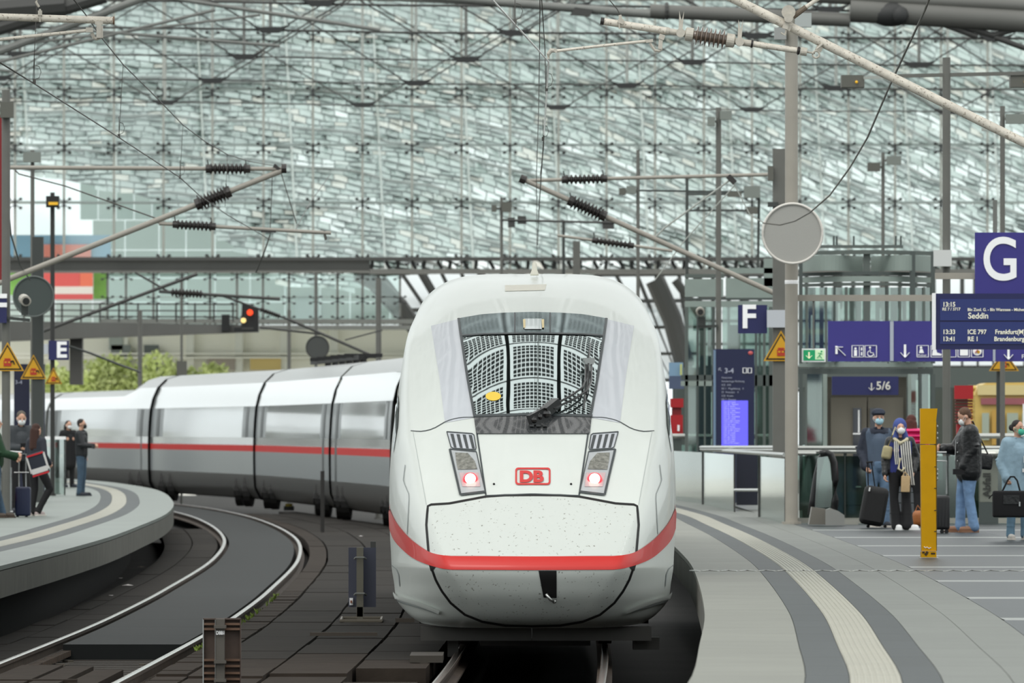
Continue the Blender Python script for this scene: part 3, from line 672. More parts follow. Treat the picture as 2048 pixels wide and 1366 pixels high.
# ---- roof trusses in front of the facade
ROWT = [(281,[120,640,1145,1660,2170],16.2),(296,[52,541,1028,1514,1992],16.0),(312,[40,488,932,1385,1838],15.75),(334,[-5,425,832,1254,1672,2080],15.75),(360,[-60,330,725,1115,1504,1895],15.85)]
tl = ['nearest','second','third','fourth','farthest']
for ti, (d, xs, z0) in enumerate(ROWT):
    t = thing('roof_truss', f'{tl[ti]} of five dark underslung roof trusses, with posts and cross plates', 'roof truss', ((xs[0]-HX)*d/F, d, z0), 'roof trusses')
    X = lambda px: (px-HX)*d/F
    dx = X(xs[2])-X(xs[1]); sx_ = X(xs[0])-2; ex = X(xs[-1])+10
    zs = lambda x: z0-.012*(x)     # the chord falls a little to the right
    mb = MB(); mb.tube([Vector((x, d, zs(x)+.03*math.sin(x*.4))) for x in np.linspace(-36, 36, 30)], .034 if ti > 1 else .045, 6); mb.build('lower_cable', steel_d, t)
    mb = MB(); mb.bar((-36, d, z0+4.6), (36, d, z0+4.6), .25, .25); mb.build('upper_chord', steel_b, t)
    for px in xs:
        x = X(px); p = Vector((x, d, zs(x)))
        mb = MB(); mb.prism([(x-.7,p.z+.2),(x-.3,p.z-.1),(x+.3,p.z-.1),(x+.7,p.z+.2),(x+.35,p.z+.1),(x-.35,p.z+.1)], d-.12, d+.12); mb.build('node_plate', steel_k, t)
        mb = MB(); mb.cyl(p, p+Vector((0,0,4.6)), .06, 8); mb.build('post', steel if ti < 3 else steel_l, t)
        for s_ in (-1, 1):
            mb = MB(); mb.cyl(p+Vector((s_*.6,0,.2)), p+Vector((s_*dx*.98,0,4.6)), .032, 6); mb.build('brace', steel_d, t)
# heavy tubes near the top right and top middle
ht = thing('roof_tube', 'heavy grey roof tube with a dark cast node, top right', 'roof tube', P(1700, 60, 240)); d = 240
mb = MB(); mb.cyl(P(1300,22,d), P(1700,40,d), .2, 14); mb.cyl(P(1700,20,d), P(2080,44,d), .33, 14); mb.cyl(P(1560,-12,d), P(2080,14,d), .2, 12); mb.build('tube', steel_b, ht, smooth=40)
mb = MB(); mb.ellip(P(1782,28,d), (.62,.4,.36), 14, 10); mb.ellip(P(1800,30,d-.3), (.25,.2,.25), 10, 8); mb.build('cast_node', steel_k, ht, smooth=True)
mb = MB(); mb.lathe(P(1330,22,d), P(1340,22,d), [(0,.23),(.05,.26),(.1,.23)], 12); mb.build('collar', steel_d, ht)
for a, b in (((1890,50),(1955,74)),((1990,70),(2060,50)),((1990,75),(2060,100)),((1900,45),(1990,72))):
    mb = MB(); mb.cyl(P(*a,d), P(*b,d), .08, 8); mb.build('brace', steel_d, ht)
ht2 = thing('roof_tube', 'long pale roof tube crossing the top centre of the hall', 'roof tube', P(800, 20, 262)); d = 262
mb = MB(); mb.cyl(P(560,-30,d), P(1330,31,d), .13, 12); mb.cyl(P(560,-12,d), P(2080,58,d), .06, 8); mb.build('tube', steel, ht2, smooth=40)
mb = MB(); mb.prism([(P(1150,15,d).x,P(0,15,d).z),(P(1186,20,d).x,P(0,20,d).z),(P(1180,33,d).x,P(0,33,d).z),(P(1140,30,d).x,P(0,30,d).z)], d-.2, d+.2); mb.build('clamp', steel_d, ht2)
ht3 = thing('roof_beam', 'dark roof beams fanning out in the upper left corner', 'roof beam', P(60, 130, 255)); d = 255
for a, b, r in (((-20,110),(330,-20),.12),((-20,60),(210,-10),.25),((-20,128),(430,20),.05),((-20,96),(520,30),.04),((-20,20),(130,8),.4),((100,55),(560,92),.05),((300,-10),(760,60),.06)):
    mb = MB(); mb.cyl(P(*a,d), P(*b,d), r, 10); mb.build('beam', steel_d if r > .2 else steel, ht3)
# ---- the great glass vault seen through the facade
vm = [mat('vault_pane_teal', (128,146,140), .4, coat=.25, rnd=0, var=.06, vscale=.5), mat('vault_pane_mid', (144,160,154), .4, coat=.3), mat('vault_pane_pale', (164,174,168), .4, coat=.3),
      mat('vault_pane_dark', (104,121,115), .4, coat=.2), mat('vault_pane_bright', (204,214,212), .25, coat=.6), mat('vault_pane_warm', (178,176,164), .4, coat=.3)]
vault = struct('wall_vault', (0, 420, 0))
def sm(t): t = max(0, min(1, t)); return t*t*(3-2*t)
def Aoff(x):
    k = int(max(0, x+60)//12); return ATAB[min(k, len(ATAB)-1)]
ATAB = []; acc = 0
for k in range(200):
    x = -60+12*k; ATAB.append(acc); acc += 12*(.045+.36*sm((x-250)/1200))
def vrow(r, x): return r*11.0-620+Aoff(x)+3.2*math.sin(x*.035+r*.9)
def vd(px, py): return 400+.16*(560-py)+18*math.sin(px*.0016)+ .01*px
LOWC = C([(-60,330),(20,335),(140,362),(300,398),(480,500),(560,560),(700,575),(2200,580)])
quads = []
def glare_lowright_at(x, y): return sm((x-350)/900)*sm((y-60)/300)
for r in range(0, 112):
    x = -60.0+(r % 2)*13
    while x < 2110:
        wd = 24+6*R.random(); x1 = x+wd; y0, y1 = vrow(r, x), vrow(r, x1); yb0, yb1 = vrow(r+1, x), vrow(r+1, x1)
        lo_ = LOWC(min(2200, (x+x1)/2))
        if y0 < -60 and y1 < -60 or yb0 > lo_ and y0 > lo_-4: x = x1; continue
        if 1270 < x < 1600 and y0 > 350+.4*(x-1270)*0 and False: pass
        n1 = noise.noise(Vector((x*.009, r*.30, 0)))*(1.25-.5*glare_lowright_at(x, y0)); n2 = noise.noise(Vector((x*.004, r*.07, 5)))
        glare_lowright = sm((x-350)/900)*sm((y0-60)/300); u = R.random()  # sky reflection put into the pane colours, brightest toward lower right
        q = n1*.55+n2*.45+.50*glare_lowright-.10+.03*sm((x-300)/800)
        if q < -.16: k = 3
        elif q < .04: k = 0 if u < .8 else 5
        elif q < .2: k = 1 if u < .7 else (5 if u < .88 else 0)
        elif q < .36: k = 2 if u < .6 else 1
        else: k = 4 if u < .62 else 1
        g_ = 1.6
        tilt = R.uniform(-1, 1)*1.2
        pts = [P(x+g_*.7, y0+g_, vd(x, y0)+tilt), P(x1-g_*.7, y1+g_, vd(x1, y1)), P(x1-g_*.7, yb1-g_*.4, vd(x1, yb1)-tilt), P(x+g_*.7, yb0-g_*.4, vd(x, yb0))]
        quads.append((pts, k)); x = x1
def vquads(qs, name, kind=None):
    mb = MB()
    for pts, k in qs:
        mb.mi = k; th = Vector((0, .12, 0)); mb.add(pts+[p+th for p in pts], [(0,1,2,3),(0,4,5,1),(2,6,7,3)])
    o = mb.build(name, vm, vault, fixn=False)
    if kind: o['kind'] = kind
    return o
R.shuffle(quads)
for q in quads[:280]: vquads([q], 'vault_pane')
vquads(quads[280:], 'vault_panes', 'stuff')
# backing shell: purlins and deep ribs
back = mat('vault_backing', (108,122,117), .6, var=.2, vscale=.08)
mb = MB(); nx, ny = 60, 30
for j in range(ny): 
    pass
rws = []
for i in range(nx+1):
    x = -70+2200*i/nx; lo_ = LOWC(min(2200, x))
    rws.append([P(x, -70+(lo_+70)*j/ny, vd(x, -70+(lo_+70)*j/ny)+1.5) for j in range(ny+1)])
mb.grid(rws); mb.build('vault_shell', back, vault, smooth=True)
for r in range(6, 110, 7):
    pts = [(x, vrow(r, x)) for x in range(-60, 2120, 40)]; pts = [p for p in pts if -60 < p[1] < LOWC(p[0])-4]
    if len(pts) > 2:
        mb = MB(); mb.tube([P(x, y, vd(x, y)-.7) for x, y in pts], .09, 5); mb.build('vault_rib', steel, vault)
for x in range(40, 2100, 176):
    mb = MB(); mb.tube([P(x+.05*y, y, vd(x, y)-.9) for y in range(-60, int(LOWC(x)), 40)], .06, 5); mb.build('vault_rib', steel_l, vault)
# ---- buildings, posters and trees beyond the tracks on the left
bld = thing('office_building', 'pale glass and stone office building beyond the left end of the hall', 'building', P(500, 790, 470))
bw = mat('stone_pale', (240,238,226), .8, var=.05, vscale=.2); bt = mat('glass_teal', (190,210,204), .25, coat=.6); bt2 = mat('glass_teal_bright', (214,228,224), .3)
mb = MB(); mb.bbox(P(-60,655,470), P(900,800,474)); mb.build('stone_base', bw, bld)
xs_ = [-60,40,110,185,250,318,372,430,500,570,640,700,780,900]
for i in range(len(xs_)-1):
    for ya, yb in ((440,500),(500,556),(556,604),(604,650)):
        if xs_[i] < 160 and ya < 470: continue
        m_ = [bt, bt2, bt][(i*3+ya) % 3]; pane(P(xs_[i], ya, 470), P(xs_[i+1], yb, 470), m_, bld, 'facade_panel', .3)
for i in range(len(xs_)-4):
    pane(P(160+i*36, 350+i*7, 472), P(196+i*36, 440, 472), bt2 if i % 2 else bt, bld, 'facade_panel', .3)
for x in (240, 372, 470, 560, 660): 
    mb = MB(); mb.bbox(P(x,660,469.5), P(x+16,800,470)); mb.build('pilaster', mat('stone_light', (222,222,212), .8), bld)
for x0, x1, y0, y1, c in ((218,246,668,700,(150,158,152)),(500,562,716,740,(210,186,120)),(415,470,716,740,(160,150,140)),(222,262,690,740,(120,126,122)),(288,318,690,760,(92,98,96)),(590,640,600,640,(210,226,228))):
    mb = MB(); mb.bbox(P(x0,y0,469.4), P(x1,y1,469.7)); mb.build('window', mat('win_%d_%d_%d' % c, c, .5), bld)
for y in (652, 706, 714):
    mb = MB(); mb.bbox(P(-60,y,469), P(900,y+3,469.6)); mb.build('cornice', bw, bld)
po = thing('billboard', 'red and white advertising poster on the far left wall under the girder', 'billboard', P(137,598,440))
for x0, y0, x1, y1, c in ((84,546,160,573,(224,96,92)),(160,546,186,573,(236,120,92)),(84,573,186,588,(232,222,214)),(84,588,186,599,(214,92,92))):
    mb = MB(); mb.bbox(P(x0,y0,440), P(x1,y1,440.2)); mb.build('poster_field', mat('poster_%d_%d_%d' % c, c, .6), po)
po2 = thing('billboard', 'blue poster with an orange red shape above the grey girder, far left', 'billboard', P(150,512,440))
mb = MB(); mb.bbox(P(18,470,440), P(222,516,440.2)); mb.build('poster_field', mat('poster_blue', (118,160,186), .6), po2)
mb = MB(); mb.bbox(P(86,489,439.7), P(182,516,439.9)); mb.build('poster_shape', mat('poster_orange', (212,112,92), .6), po2)
po3 = MB(); po3.bbox(P(187,546,442), P(214,598,442.2)); o = po3.build('green_banner', mat('banner_green', (126,178,84), .6, var=.3, vscale=.8)); o['label'] = 'green banner right beside the red poster on the far left'; o['category'] = 'banner'
gp = MB(); gp.bbox(P(20,545,441), P(84,590,441.2)); o = gp.build('green_banner', MATS['banner_green']); o['label'] = 'green banner left of the red poster behind the round disc'; o['category'] = 'banner'
def leafball(mb, c, r, n, s):
    for k in range(n):
        v = Vector((R.gauss(0, 1), R.gauss(0, 1), R.gauss(0, 1))).normalized()*r*(.6+.45*R.random()); p = c+Vector((v.x, v.y, v.z*.8))
        a = Vector((R.uniform(-1, 1), R.uniform(-1, 1), R.uniform(-1, 1)))*s; b = Vector((R.uniform(-1, 1), R.uniform(-1, 1), R.uniform(-1, 1)))*s
        mb.add([p, p+a, p+a+b, p+b], [(0, 1, 2, 3)])
leafm = mat('leaf_green', (222,232,160), .6, var=.25, vscale=.7)
for i, (px, py, r, lab) in enumerate(((120,755,1.3,'pale green tree between the masts under the letter E sign'),(228,762,1.6,'pale green tree in front of the grey windows left of the white pole'),(305,752,1.5,'pale green tree between two grey masts above the curved train'),(400,765,1.0,'low green tree top peeping over the middle of the train'),(180,762,1.2,'pale green tree right beside the dark gantry column'))):
    c = P(px, py, 455); t = thing('tree', lab, 'tree', (c.x, c.y, -6), 'trees beyond the train'); mb = MB()
    for k in range(6): leafball(mb, c+Vector((R.uniform(-1, 1)*r*.8, R.uniform(-1, 1), R.uniform(-.8, .5)*r)), r*.7, 260, .22)
    mb.build('crown', leafm, t, fixn=False); mb = MB(); mb.cyl((c.x, c.y, -6), c, .18, 8); mb.build('trunk', steel_d, t)
# arched roof lattice seen under the girder, right of centre
def lattice(lab, quad, nx_, ny_, d):
    t = thing('roof_lattice', lab, 'roof lattice', P((quad[0][0]+quad[2][0])/2, max(q[1] for q in quad), d))
    A_, B_, C_, D_ = [Vector(q) for q in quad]
    f = lambda u, v: A_.lerp(B_, u).lerp(D_.lerp(C_, u), v)
    pm = mat('lattice_glass', (206,214,216), .2, coat=1)
    for i in range(nx_):
        for j in range(ny_):
            q = [f((i+.08)/nx_, (j+.06)/ny_), f((i+.92)/nx_, (j+.06)/ny_), f((i+.92)/nx_, (j+.94)/ny_), f((i+.08)/nx_, (j+.94)/ny_)]
            pts = [P(v.x, v.y, d+.04*(600-v.y)) for v in q]; mb = MB(); mb.add(pts+[p+Vector((0,.1,0)) for p in pts], [(0,1,2,3),(4,5,6,7),(0,4,5,1),(2,6,7,3)]); mb.build('lattice_pane', pm, t)
    for i in range(nx_+1):
        a, b = f(i/nx_, 0), f(i/nx_, 1); mb = MB(); mb.cyl(P(a.x,a.y,d-.6), P(b.x,b.y,d-.6), .1 if i % 3 else .22, 6); mb.build('lattice_bar', steel_d, t)
    for j in range(ny_+1):
        a, b = f(0, j/ny_), f(1, j/ny_); mb = MB(); mb.cyl(P(a.x,a.y,d-.6), P(b.x,b.y,d-.6), .1, 6); mb.build('lattice_bar', steel_d, t)
lattice('slanting roof lattice left of the train roof under the girder', [(725,550),(960,540),(1010,700),(850,690)], 6, 2, 390)
lattice('slanting roof lattice right of the train roof under the girder', [(1190,550),(1400,548),(1400,760),(1330,760)], 5, 4, 390)
lattice('glazed roof lattice behind the lift towers on the right', [(1395,550),(2080,548),(2080,780),(1395,780)], 22, 5, 392)
ab = thing('roof_arch', 'dark arched roof rib sloping down behind the train roof on the left', 'roof arch', P(800,620,385))
mb = MB(); mb.tube([P(x,y,385) for x,y in ((715,548),(760,572),(800,610),(835,660),(860,720))], .35, 8); mb.build('arch_rib', steel_d, ab)
mb = MB(); mb.tube([P(x,y,385) for x,y in ((1405,640),(1380,600),(1350,560))], .2, 8); mb.build('arch_rib', steel_d, ab)
mb = MB(); mb.tube([P(x,y,385) for x,y in ((1310,560),(1345,640),(1372,740))], .45, 8); mb.build('arch_rib', steel_d, ab)
# ---- overhead canopy of the hall above the train (out of frame, seen mirrored in the windscreen and shading the tracks)
can = struct('ceiling', (0, 90, 11.5)); cw = mat('canopy_white', (226,230,226), .5); cd = mat('solar_cell', (38,48,50), .25)
def cz_(x, y): return 12.4-.010*x*x
XS = [.3+2.9*(k-4.5) for k in range(10)]
YS = [82.6+2.4*k for k in range(0, 12)]
NXc = len(XS)-1; NYc = len(YS)-1
for i in range(NXc):
    for j in range(NYc):
        xa, xb = XS[i], XS[i+1]; ya, yb = YS[j], YS[j+1]; fine = yb-ya < 2.5
        g = .14; gy = .12; w_ = .13; wy = .11
        mb = MB(); nn = 10; mm = 8; X0, X1, Y0, Y1 = xa+g+w_, xb-g-w_, ya+gy+wy, yb-gy-wy
        for a in range(nn):
            for b in range(mm):
                x0 = X0+(X1-X0)*(a+.10)/nn; x1 = X0+(X1-X0)*(a+.90)/nn; y0 = Y0+(Y1-Y0)*(b+.12)/mm; y1 = Y0+(Y1-Y0)*(b+.88)/mm
                mb.add([(x0,y0,cz_(x0,y0)),(x1,y0,cz_(x1,y0)),(x1,y1,cz_(x1,y1)),(x0,y1,cz_(x0,y1))], [(0,1,2,3)])
        mb.build('solar_panel', cd, can, fixn=False)
for i in range(NXc+1):
    x = XS[i]; mb = MB(); mb.bar((x, YS[0], cz_(x,0)-.1), (x, YS[-1], cz_(x,0)-.1), .2, .1); mb.build('purlin', steel_k, can)
for y in YS:
    mb = MB(); mb.tube([(x, y, cz_(x,0)-.1) for x in np.linspace(XS[0], XS[-1], 14)], .05, 6); mb.build('arch_tube', steel_k, can)

# ---- unseen side walls, added to dim the light and streak the car reflections
sw = [mat('added_wall_grey', (140,148,144), .5, rnd=.3), mat('added_wall_dark', (60,66,64), .5, rnd=.3), mat('added_wall_pale', (236,240,234), .5, rnd=.1)]
for nm, x0, sgn, y1 in (('wall_left_added', -37, 1, 345), ('wall_right_added', 40, -1, 340)):
    s_ = struct(nm, (x0, 180, -.4)); y = 60
    while y < y1:
        wd = 5 if y > 200 else 9
        for k, (z0, z1) in enumerate(((-6.4 if y > 345 else -.4, 2.2), (2.4, 5.2), (5.5, 9.5), (9.8, 14), (14.3, 19))):
            if k in (2, 4) or (k == 3 and y < 190) or (k == 1 and y > 200 and R.random() < .3): continue
            mb = MB(); mb.bbox((x0-.1, y+.15, z0), (x0+.1, y+wd-.15, z1)); mb.build('wall_panel', sw[1] if k in (0, 2) else (R.choice([sw[0], sw[1], sw[1], sw[2]]) if k == 1 else sw[0]), s_)
        mb = MB(); mb.bar((x0+.3*sgn, y, -.4), (x0+.3*sgn, y, 19), .4, .4); mb.build('wall_post', steel_d, s_); y += wd
s_ = struct('wall_left_outer_added', (-37, 420, -6)); y = 345  # out of view, added so the far car windows mirror uneven panels
while y < 560:
    wd = R.choice([2.5, 3.5, 5, 7])
    for z0, z1 in ((-6.4, 1.9), (2.0, 2.9+1.5*R.random()), (5.2, 6.4)):
        if z0 > 0 and R.random() < .38: continue
        mb = MB(); mb.bbox((-37.1, y+.1, z0), (-36.9, y+wd-.1, z1)); mb.build('wall_panel', R.choice([sw[0], sw[1], sw[0], sw[2]]), s_)
    mb = MB(); mb.bar((-36.7, y, -6), (-36.7, y, 7), .3, .3); mb.build('wall_post', steel_d, s_); y += wd
# ================================================================ PEOPLE
def caps(mb, a, b, ra, rb, n=12):
    a, b = Vector(a), Vector(b); L = (b-a).length
    pr = [(-ra*math.cos(t), max(.0008, ra*math.sin(t))) for t in np.linspace(0.05, math.pi/2, 5)]+[(L+rb*math.sin(t), max(.0008, rb*math.cos(t))) for t in np.linspace(0, math.pi/2-.05, 5)]
    mb.lathe(a, a+(b-a).normalized() if L > 1e-6 else a+Vector((0,0,1)), pr, n)
def blob(prims, name, m, parent, T, vox=.012, sm_=2):
    mb = MB()
    for p in prims:
        if p[0] == 'c': caps(mb, *p[1:])
        else: mb.ellip(p[1], p[2], 14, 10, p[3] if len(p) > 3 else None)
    me = bpy.data.meshes.new('t'); me.from_pydata([tuple(T @ Vector(v)) for v in mb.v], [], mb.f)
    bm = bmesh.new(); bm.from_mesh(me); bmesh.ops.recalc_face_normals(bm, faces=bm.faces); bm.to_mesh(me); bm.free()
    o = bpy.data.objects.new('t', me); COL.objects.link(o); md = o.modifiers.new('r', 'REMESH'); md.mode = 'VOXEL'; md.voxel_size = vox
    if sm_: s = o.modifiers.new('s', 'SMOOTH'); s.iterations = sm_; s.factor = .6
    bpy.context.view_layer.update(); dg = bpy.context.evaluated_depsgraph_get()
    me2 = bpy.data.meshes.new_from_object(o.evaluated_get(dg)); bpy.data.objects.remove(o); bpy.data.meshes.remove(me)
    o0 = Vector(parent['_o']); me2.transform(Matrix.Translation(-o0)); me2.materials.clear(); me2.materials.append(m)
    me2.polygons.foreach_set('use_smooth', [True]*len(me2.polygons)); me2.name = name
    return link(name, me2, parent)
skin = mat('skin', (206,160,136), .55, var=.05, vscale=12)
def hand(pr, w, dr, palm, curl=.5, s=1.0):
    dr = dr.normalized(); palm = (palm-dr*palm.dot(dr)).normalized(); side = dr.cross(palm)
    c = w+dr*.05*s; pr.append(('c', w+dr*.015, w+dr*.075*s+side*.0, .024*s, .027*s)); pr.append(('c', w+dr*.03+side*.02, w+dr*.08*s+side*.025, .017*s, .015*s)); pr.append(('c', w+dr*.03-side*.02, w+dr*.08*s-side*.025, .017*s, .015*s))
    for k, (o, l) in enumerate(((-.032,.062),(-.011,.074),(.011,.078),(.032,.070))):
        b = w+dr*.085*s+side*o*s; m = b+(dr*math.cos(curl*.8)+palm*math.sin(curl*.8))*l*.5*s; t = m+(dr*math.cos(curl*2.2)+palm*math.sin(curl*2.2))*l*.5*s
        pr.append(('c', b, m, .0095*s, .009*s)); pr.append(('c', m, t, .009*s, .0075*s))
    b = w+dr*.03*s+side*.03*s; m = b+(dr*.6+side*.7+palm*.3).normalized()*.04*s; pr.append(('c', b, m, .013*s, .011*s)); pr.append(('c', m, m+(dr+palm*.6).normalized()*.03*s, .011*s, .009*s))
def human(lab, px, footy, H, yaw, J={}, top=None, pants=None, shoe=None, hair=None, mask=None, female=False, inner=None, fat=1.0, coat=None, head_yaw=0, head_pitch=0, hood=None, cap=None, longhair=0, bun=False, curl=(.5,.5), quilt=False):
    base = G(px, footy); s = H/1.75
    T = Matrix.Translation(base) @ Matrix.Rotation(yaw, 4, 'Z') @ Matrix.Scale(s, 4)
    hw = .165 if female else .19
    D = dict(hipL=(-.09,0,.93), hipR=(.09,0,.93), kneeL=(-.10,-.01,.50), kneeR=(.10,-.01,.50), ankL=(-.11,.02,.09), ankR=(.11,.02,.09), toeL=(-.13,-.15,.035), toeR=(.13,-.15,.035),
             shL=(-hw,.0,1.42), shR=(hw,.0,1.42), elL=(-.24,.02,1.14), elR=(.24,.02,1.14), wrL=(-.25,-.06,.89), wrR=(.25,-.06,.89), neck=(0,.01,1.46), head=(0,-.01,1.635), chest=(0,.0,1.28), pel=(0,0,.97))
    D.update(J); D = {k: Vector(v) for k, v in D.items()}
    t = thing('person', lab, 'person', base)
    HR = Matrix.Rotation(head_yaw, 3, 'Z') @ Matrix.Rotation(head_pitch, 3, 'X'); hc = D['head']; hp = lambda x, y, z: hc+HR @ Vector((x, y, z))
    pr = [('e', hc+HR @ Vector((0,.012,.02)), (.076,.092,.098), HR), ('e', hp(0,-.02,-.045), (.058,.068,.072), HR), ('c', D['neck']-Vector((0,0,.04)), hp(0,.015,-.05), .055, .05),
          ('e', hp(0,-.096,-.012), (.013,.02,.026), HR), ('e', hp(-.076,.01,-.01), (.012,.02,.03), HR), ('e', hp(.076,.01,-.01), (.012,.02,.03), HR), ('e', hp(0,-.083,-.058), (.026,.01,.008), HR)]
    def torso(e, z0='pel'):
        q = []
        for sd in ('L', 'R'): q.append(('c', D['sh'+sd].lerp(D['neck'], .22)-Vector((0,0,.03)), D['hip'+sd], .085+e, .095*fat+e))
        q += [('c', D['chest'], D['pel'], .115*fat+e, .12*fat+e), ('c', D['shL'], D['shR'], .062+e, .062+e)]
        if female: q += [('e', D['chest']+Vector((-.065,-.09,-.01)), (.06,.05,.06)), ('e', D['chest']+Vector((.065,-.09,-.01)), (.06,.05,.06))]
        return q
    pr += torso(-.012)
    for i, sd in enumerate('LR'):
        pr += [('c', D['sh'+sd], D['el'+sd], .05, .04), ('c', D['el'+sd], D['wr'+sd], .04, .026), ('c', D['hip'+sd], D['knee'+sd], .082, .052), ('c', D['knee'+sd], D['ank'+sd], .052, .036), ('c', D['ank'+sd]-Vector((0,0,.03)), D['toe'+sd], .035, .028)]
        dr = D['wr'+sd]-D['el'+sd]; inward = Vector((1 if sd == 'L' else -1, -.3, 0)); hand(pr, D['wr'+sd], dr, inward, curl[i])
    blob(pr, 'body', skin, t, T, .0095, 2)
    if pants:
        q = [('c', D['pel'], D['pel']-Vector((0,0,.03)), .13*fat, .125*fat)]; fl = pants[1] if len(pants) > 1 else 0
        for sd in 'LR': q += [('c', D['hip'+sd], D['knee'+sd], .102*fat, .072), ('c', D['knee'+sd], D['ank'+sd]-Vector((0,0,.0)), .072, .058+fl), ('c', D['ank'+sd].lerp(D['knee'+sd], .3), D['ank'+sd]-Vector((0,0,.015)), .06+fl*.7, .066+fl)]
        for sd in 'LR':
            for k in range(3): c_ = D['ank'+sd].lerp(D['knee'+sd], .12+.16*k); q.append(('e', c_, (.068+fl*.6,.068+fl*.6,.02)))
        blob(q, 'trousers', pants[0], t, T, .014, 1)
    for sd in 'LR':
        a, b = D['ank'+sd], D['toe'+sd]; q = [('c', Vector((a.x, a.y+.03, .05)), Vector((b.x, b.y+.0, .045)), .046, .042), ('c', Vector((a.x, a.y+.01, .06)), a, .05, .045)]
        o = blob(q, 'shoe', shoe[0], t, T, .012, 1)
        f = (b-a); f.z = 0; f = f.normalized(); sdv = Vector((-f.y, f.x, 0)); mb = MB(); pts = []
        for u, wv in ((-.065,.03),(-.03,.042),(.06,.044),(.13,.05),(.19,.042),(.225,.02)): pts.append((u, wv))
        lp = [Vector((a.x, a.y, 0))+f*u+sdv*w_ for u, w_ in pts]+[Vector((a.x, a.y, 0))+f*u-sdv*w_ for u, w_ in pts[::-1]]
        vs = [T @ (p+Vector((0,0,.002))) for p in lp]+[T @ (p+Vector((0,0,.032))) for p in lp]; n = len(lp)
        mb.add(vs, [tuple(range(n)), tuple(range(n, 2*n))[::-1]]+[(k, (k+1) % n, n+(k+1) % n, n+k) for k in range(n)]); mb.build('sole', shoe[1] if len(shoe) > 1 else shoe[0], o)
    if inner: blob(torso(.008), 'shirt', inner, t, T, .014, 1)
    if top:
        m_, e_, hem, open_ = top
        q = []
        for sd in ('L', 'R'):
            sg_ = -1 if sd == 'L' else 1
            if open_: 
                q += [('c', D['sh'+sd].lerp(D['neck'], .25)-Vector((0,0,.03)), Vector((sg_*.155*fat, .03, hem+.08)), .08+e_, .085*fat+e_), ('c', D['neck']+Vector((sg_*.05,.05,-.06)), Vector((0,.09,hem+.1)), .06+e_, .07+e_)]
            else: q += [('c', D['sh'+sd].lerp(D['neck'], .22)-Vector((0,0,.03)), Vector((D['pel'].x+sg_*.08*fat, D['pel'].y, hem+.09)), .085+e_, .10*fat+e_)]
            q += [('c', D['sh'+sd], D['el'+sd], .062+e_, .05+e_), ('c', D['el'+sd], D['wr'+sd], .05+e_, .036+e_), ('e', D['wr'+sd].lerp(D['el'+sd], .08), (.042+e_,)*3)]
            for k in range(4): c_ = D['el'+sd].lerp(D['wr'+sd], -.25+.2*k); q.append(('e', c_, (.052+e_,.052+e_,.016)))
        if not open_: q += [('c', D['chest'], Vector((D['pel'].x, D['pel'].y, hem+.1)), .12*fat+e_, .125*fat+e_)]
        q += [('c', D['shL'], D['shR'], .06+e_, .06+e_)]
        if quilt:
            for k in range(7): z = hem+.06+k*.085; q.append(('e', (0,.0,z), (.21*fat+e_,.15*fat+e_,.045)))
        blob(q, 'jacket', m_, t, T, .013, 1)
        # collar
        mb = MB(); mb.tube([T @ (D['neck']+Vector((math.sin(a)*.075, -math.cos(a)*.07, .01+.02*math.cos(a)))) for a in np.linspace(.5, 2*math.pi-.5, 14)], .022, 7); mb.build('collar', m_, t, smooth=True)
    if hood:
        mb_q = [('e', hp(0,.03,.02), (.115,.115,.14), HR), ('c', hp(-.07,.02,-.08), hp(-.08,-.01,-.16), .05, .06), ('c', hp(.07,.02,-.08), hp(.08,-.01,-.16), .05, .06), ('c', hp(0,.06,-.08), hp(0,.07,-.2), .07, .09)]
        o = blob(mb_q, 'hood', hood, t, T, .013, 1)
        # skin face opening in front of the hood
        q = [('e', hp(0,-.055,-.01), (.062,.055,.085), HR), ('e', hp(0,-.112,-.014), (.012,.016,.024), HR)]; blob(q, 'face', skin, t, T, .01, 1)
    if hair:
        q = [('e', hp(0,.026,.042), (.083,.092,.085), HR), ('e', hp(0,.05,0), (.074,.06,.065), HR)]
        if longhair: q += [('c', hp(-.045,.06,-.02), hp(-.07,.08,-longhair), .06, .045), ('c', hp(.045,.06,-.02), hp(.07,.08,-longhair), .06, .045), ('c', hp(0,.08,0), hp(0,.11,-longhair), .065, .06)]
        if bun: q += [('e', hp(0,.14,.01), (.045,.05,.05)), ('c', hp(0,.15,.0), hp(.02,.2,.03), .02, .012)]
        blob(q, 'hair', hair, t, T, .012, 1)
    if cap:
        q = [('e', hp(0,.02,.08), (.108,.118,.068), HR), ('e', hp(0,-.06,.07), (.085,.06,.022), HR)]; blob(q, 'cap', cap, t, T, .012, 1)
    fy = -.05 if hood else 0
    if mask:
        q = [('e', hp(0,-.073+fy,-.05), (.062,.042,.055), HR)]; o = blob(q, 'face_mask', mask, t, T, .009, 1)
        mb = MB()
        for sg_ in (-1, 1): mb.tube([T @ hp(sg_*.055,-.07+fy,-.03), T @ hp(sg_*.078,-.01+fy,.0), T @ hp(sg_*.08,.005,.01)], .003, 5); mb.tube([T @ hp(sg_*.055,-.06+fy,-.07), T @ hp(sg_*.078,-.01+fy,-.03), T @ hp(sg_*.08,.005,.01)], .003, 5)
        mb.build('mask_strap', mask, o)
    mb = MB(); dk = mat('eye_dark', (30,24,22), .3); br = mat('brow_dark', (60,44,36), .8)
    for sg_ in (-1, 1): mb.ellip(T @ hp(sg_*.03,-.087+fy*.7,.0), (.012,.012,.007), 8, 6)
    mb.build('eyes', dk, t); mb = MB()
    for sg_ in (-1, 1): mb.tube([T @ hp(sg_*.016,-.092+fy*.7,.02), T @ hp(sg_*.032,-.092+fy*.7,.026), T @ hp(sg_*.048,-.083+fy*.7,.02)], .004, 5)
    mb.build('brows', br, t)
    return t, T, D, hp
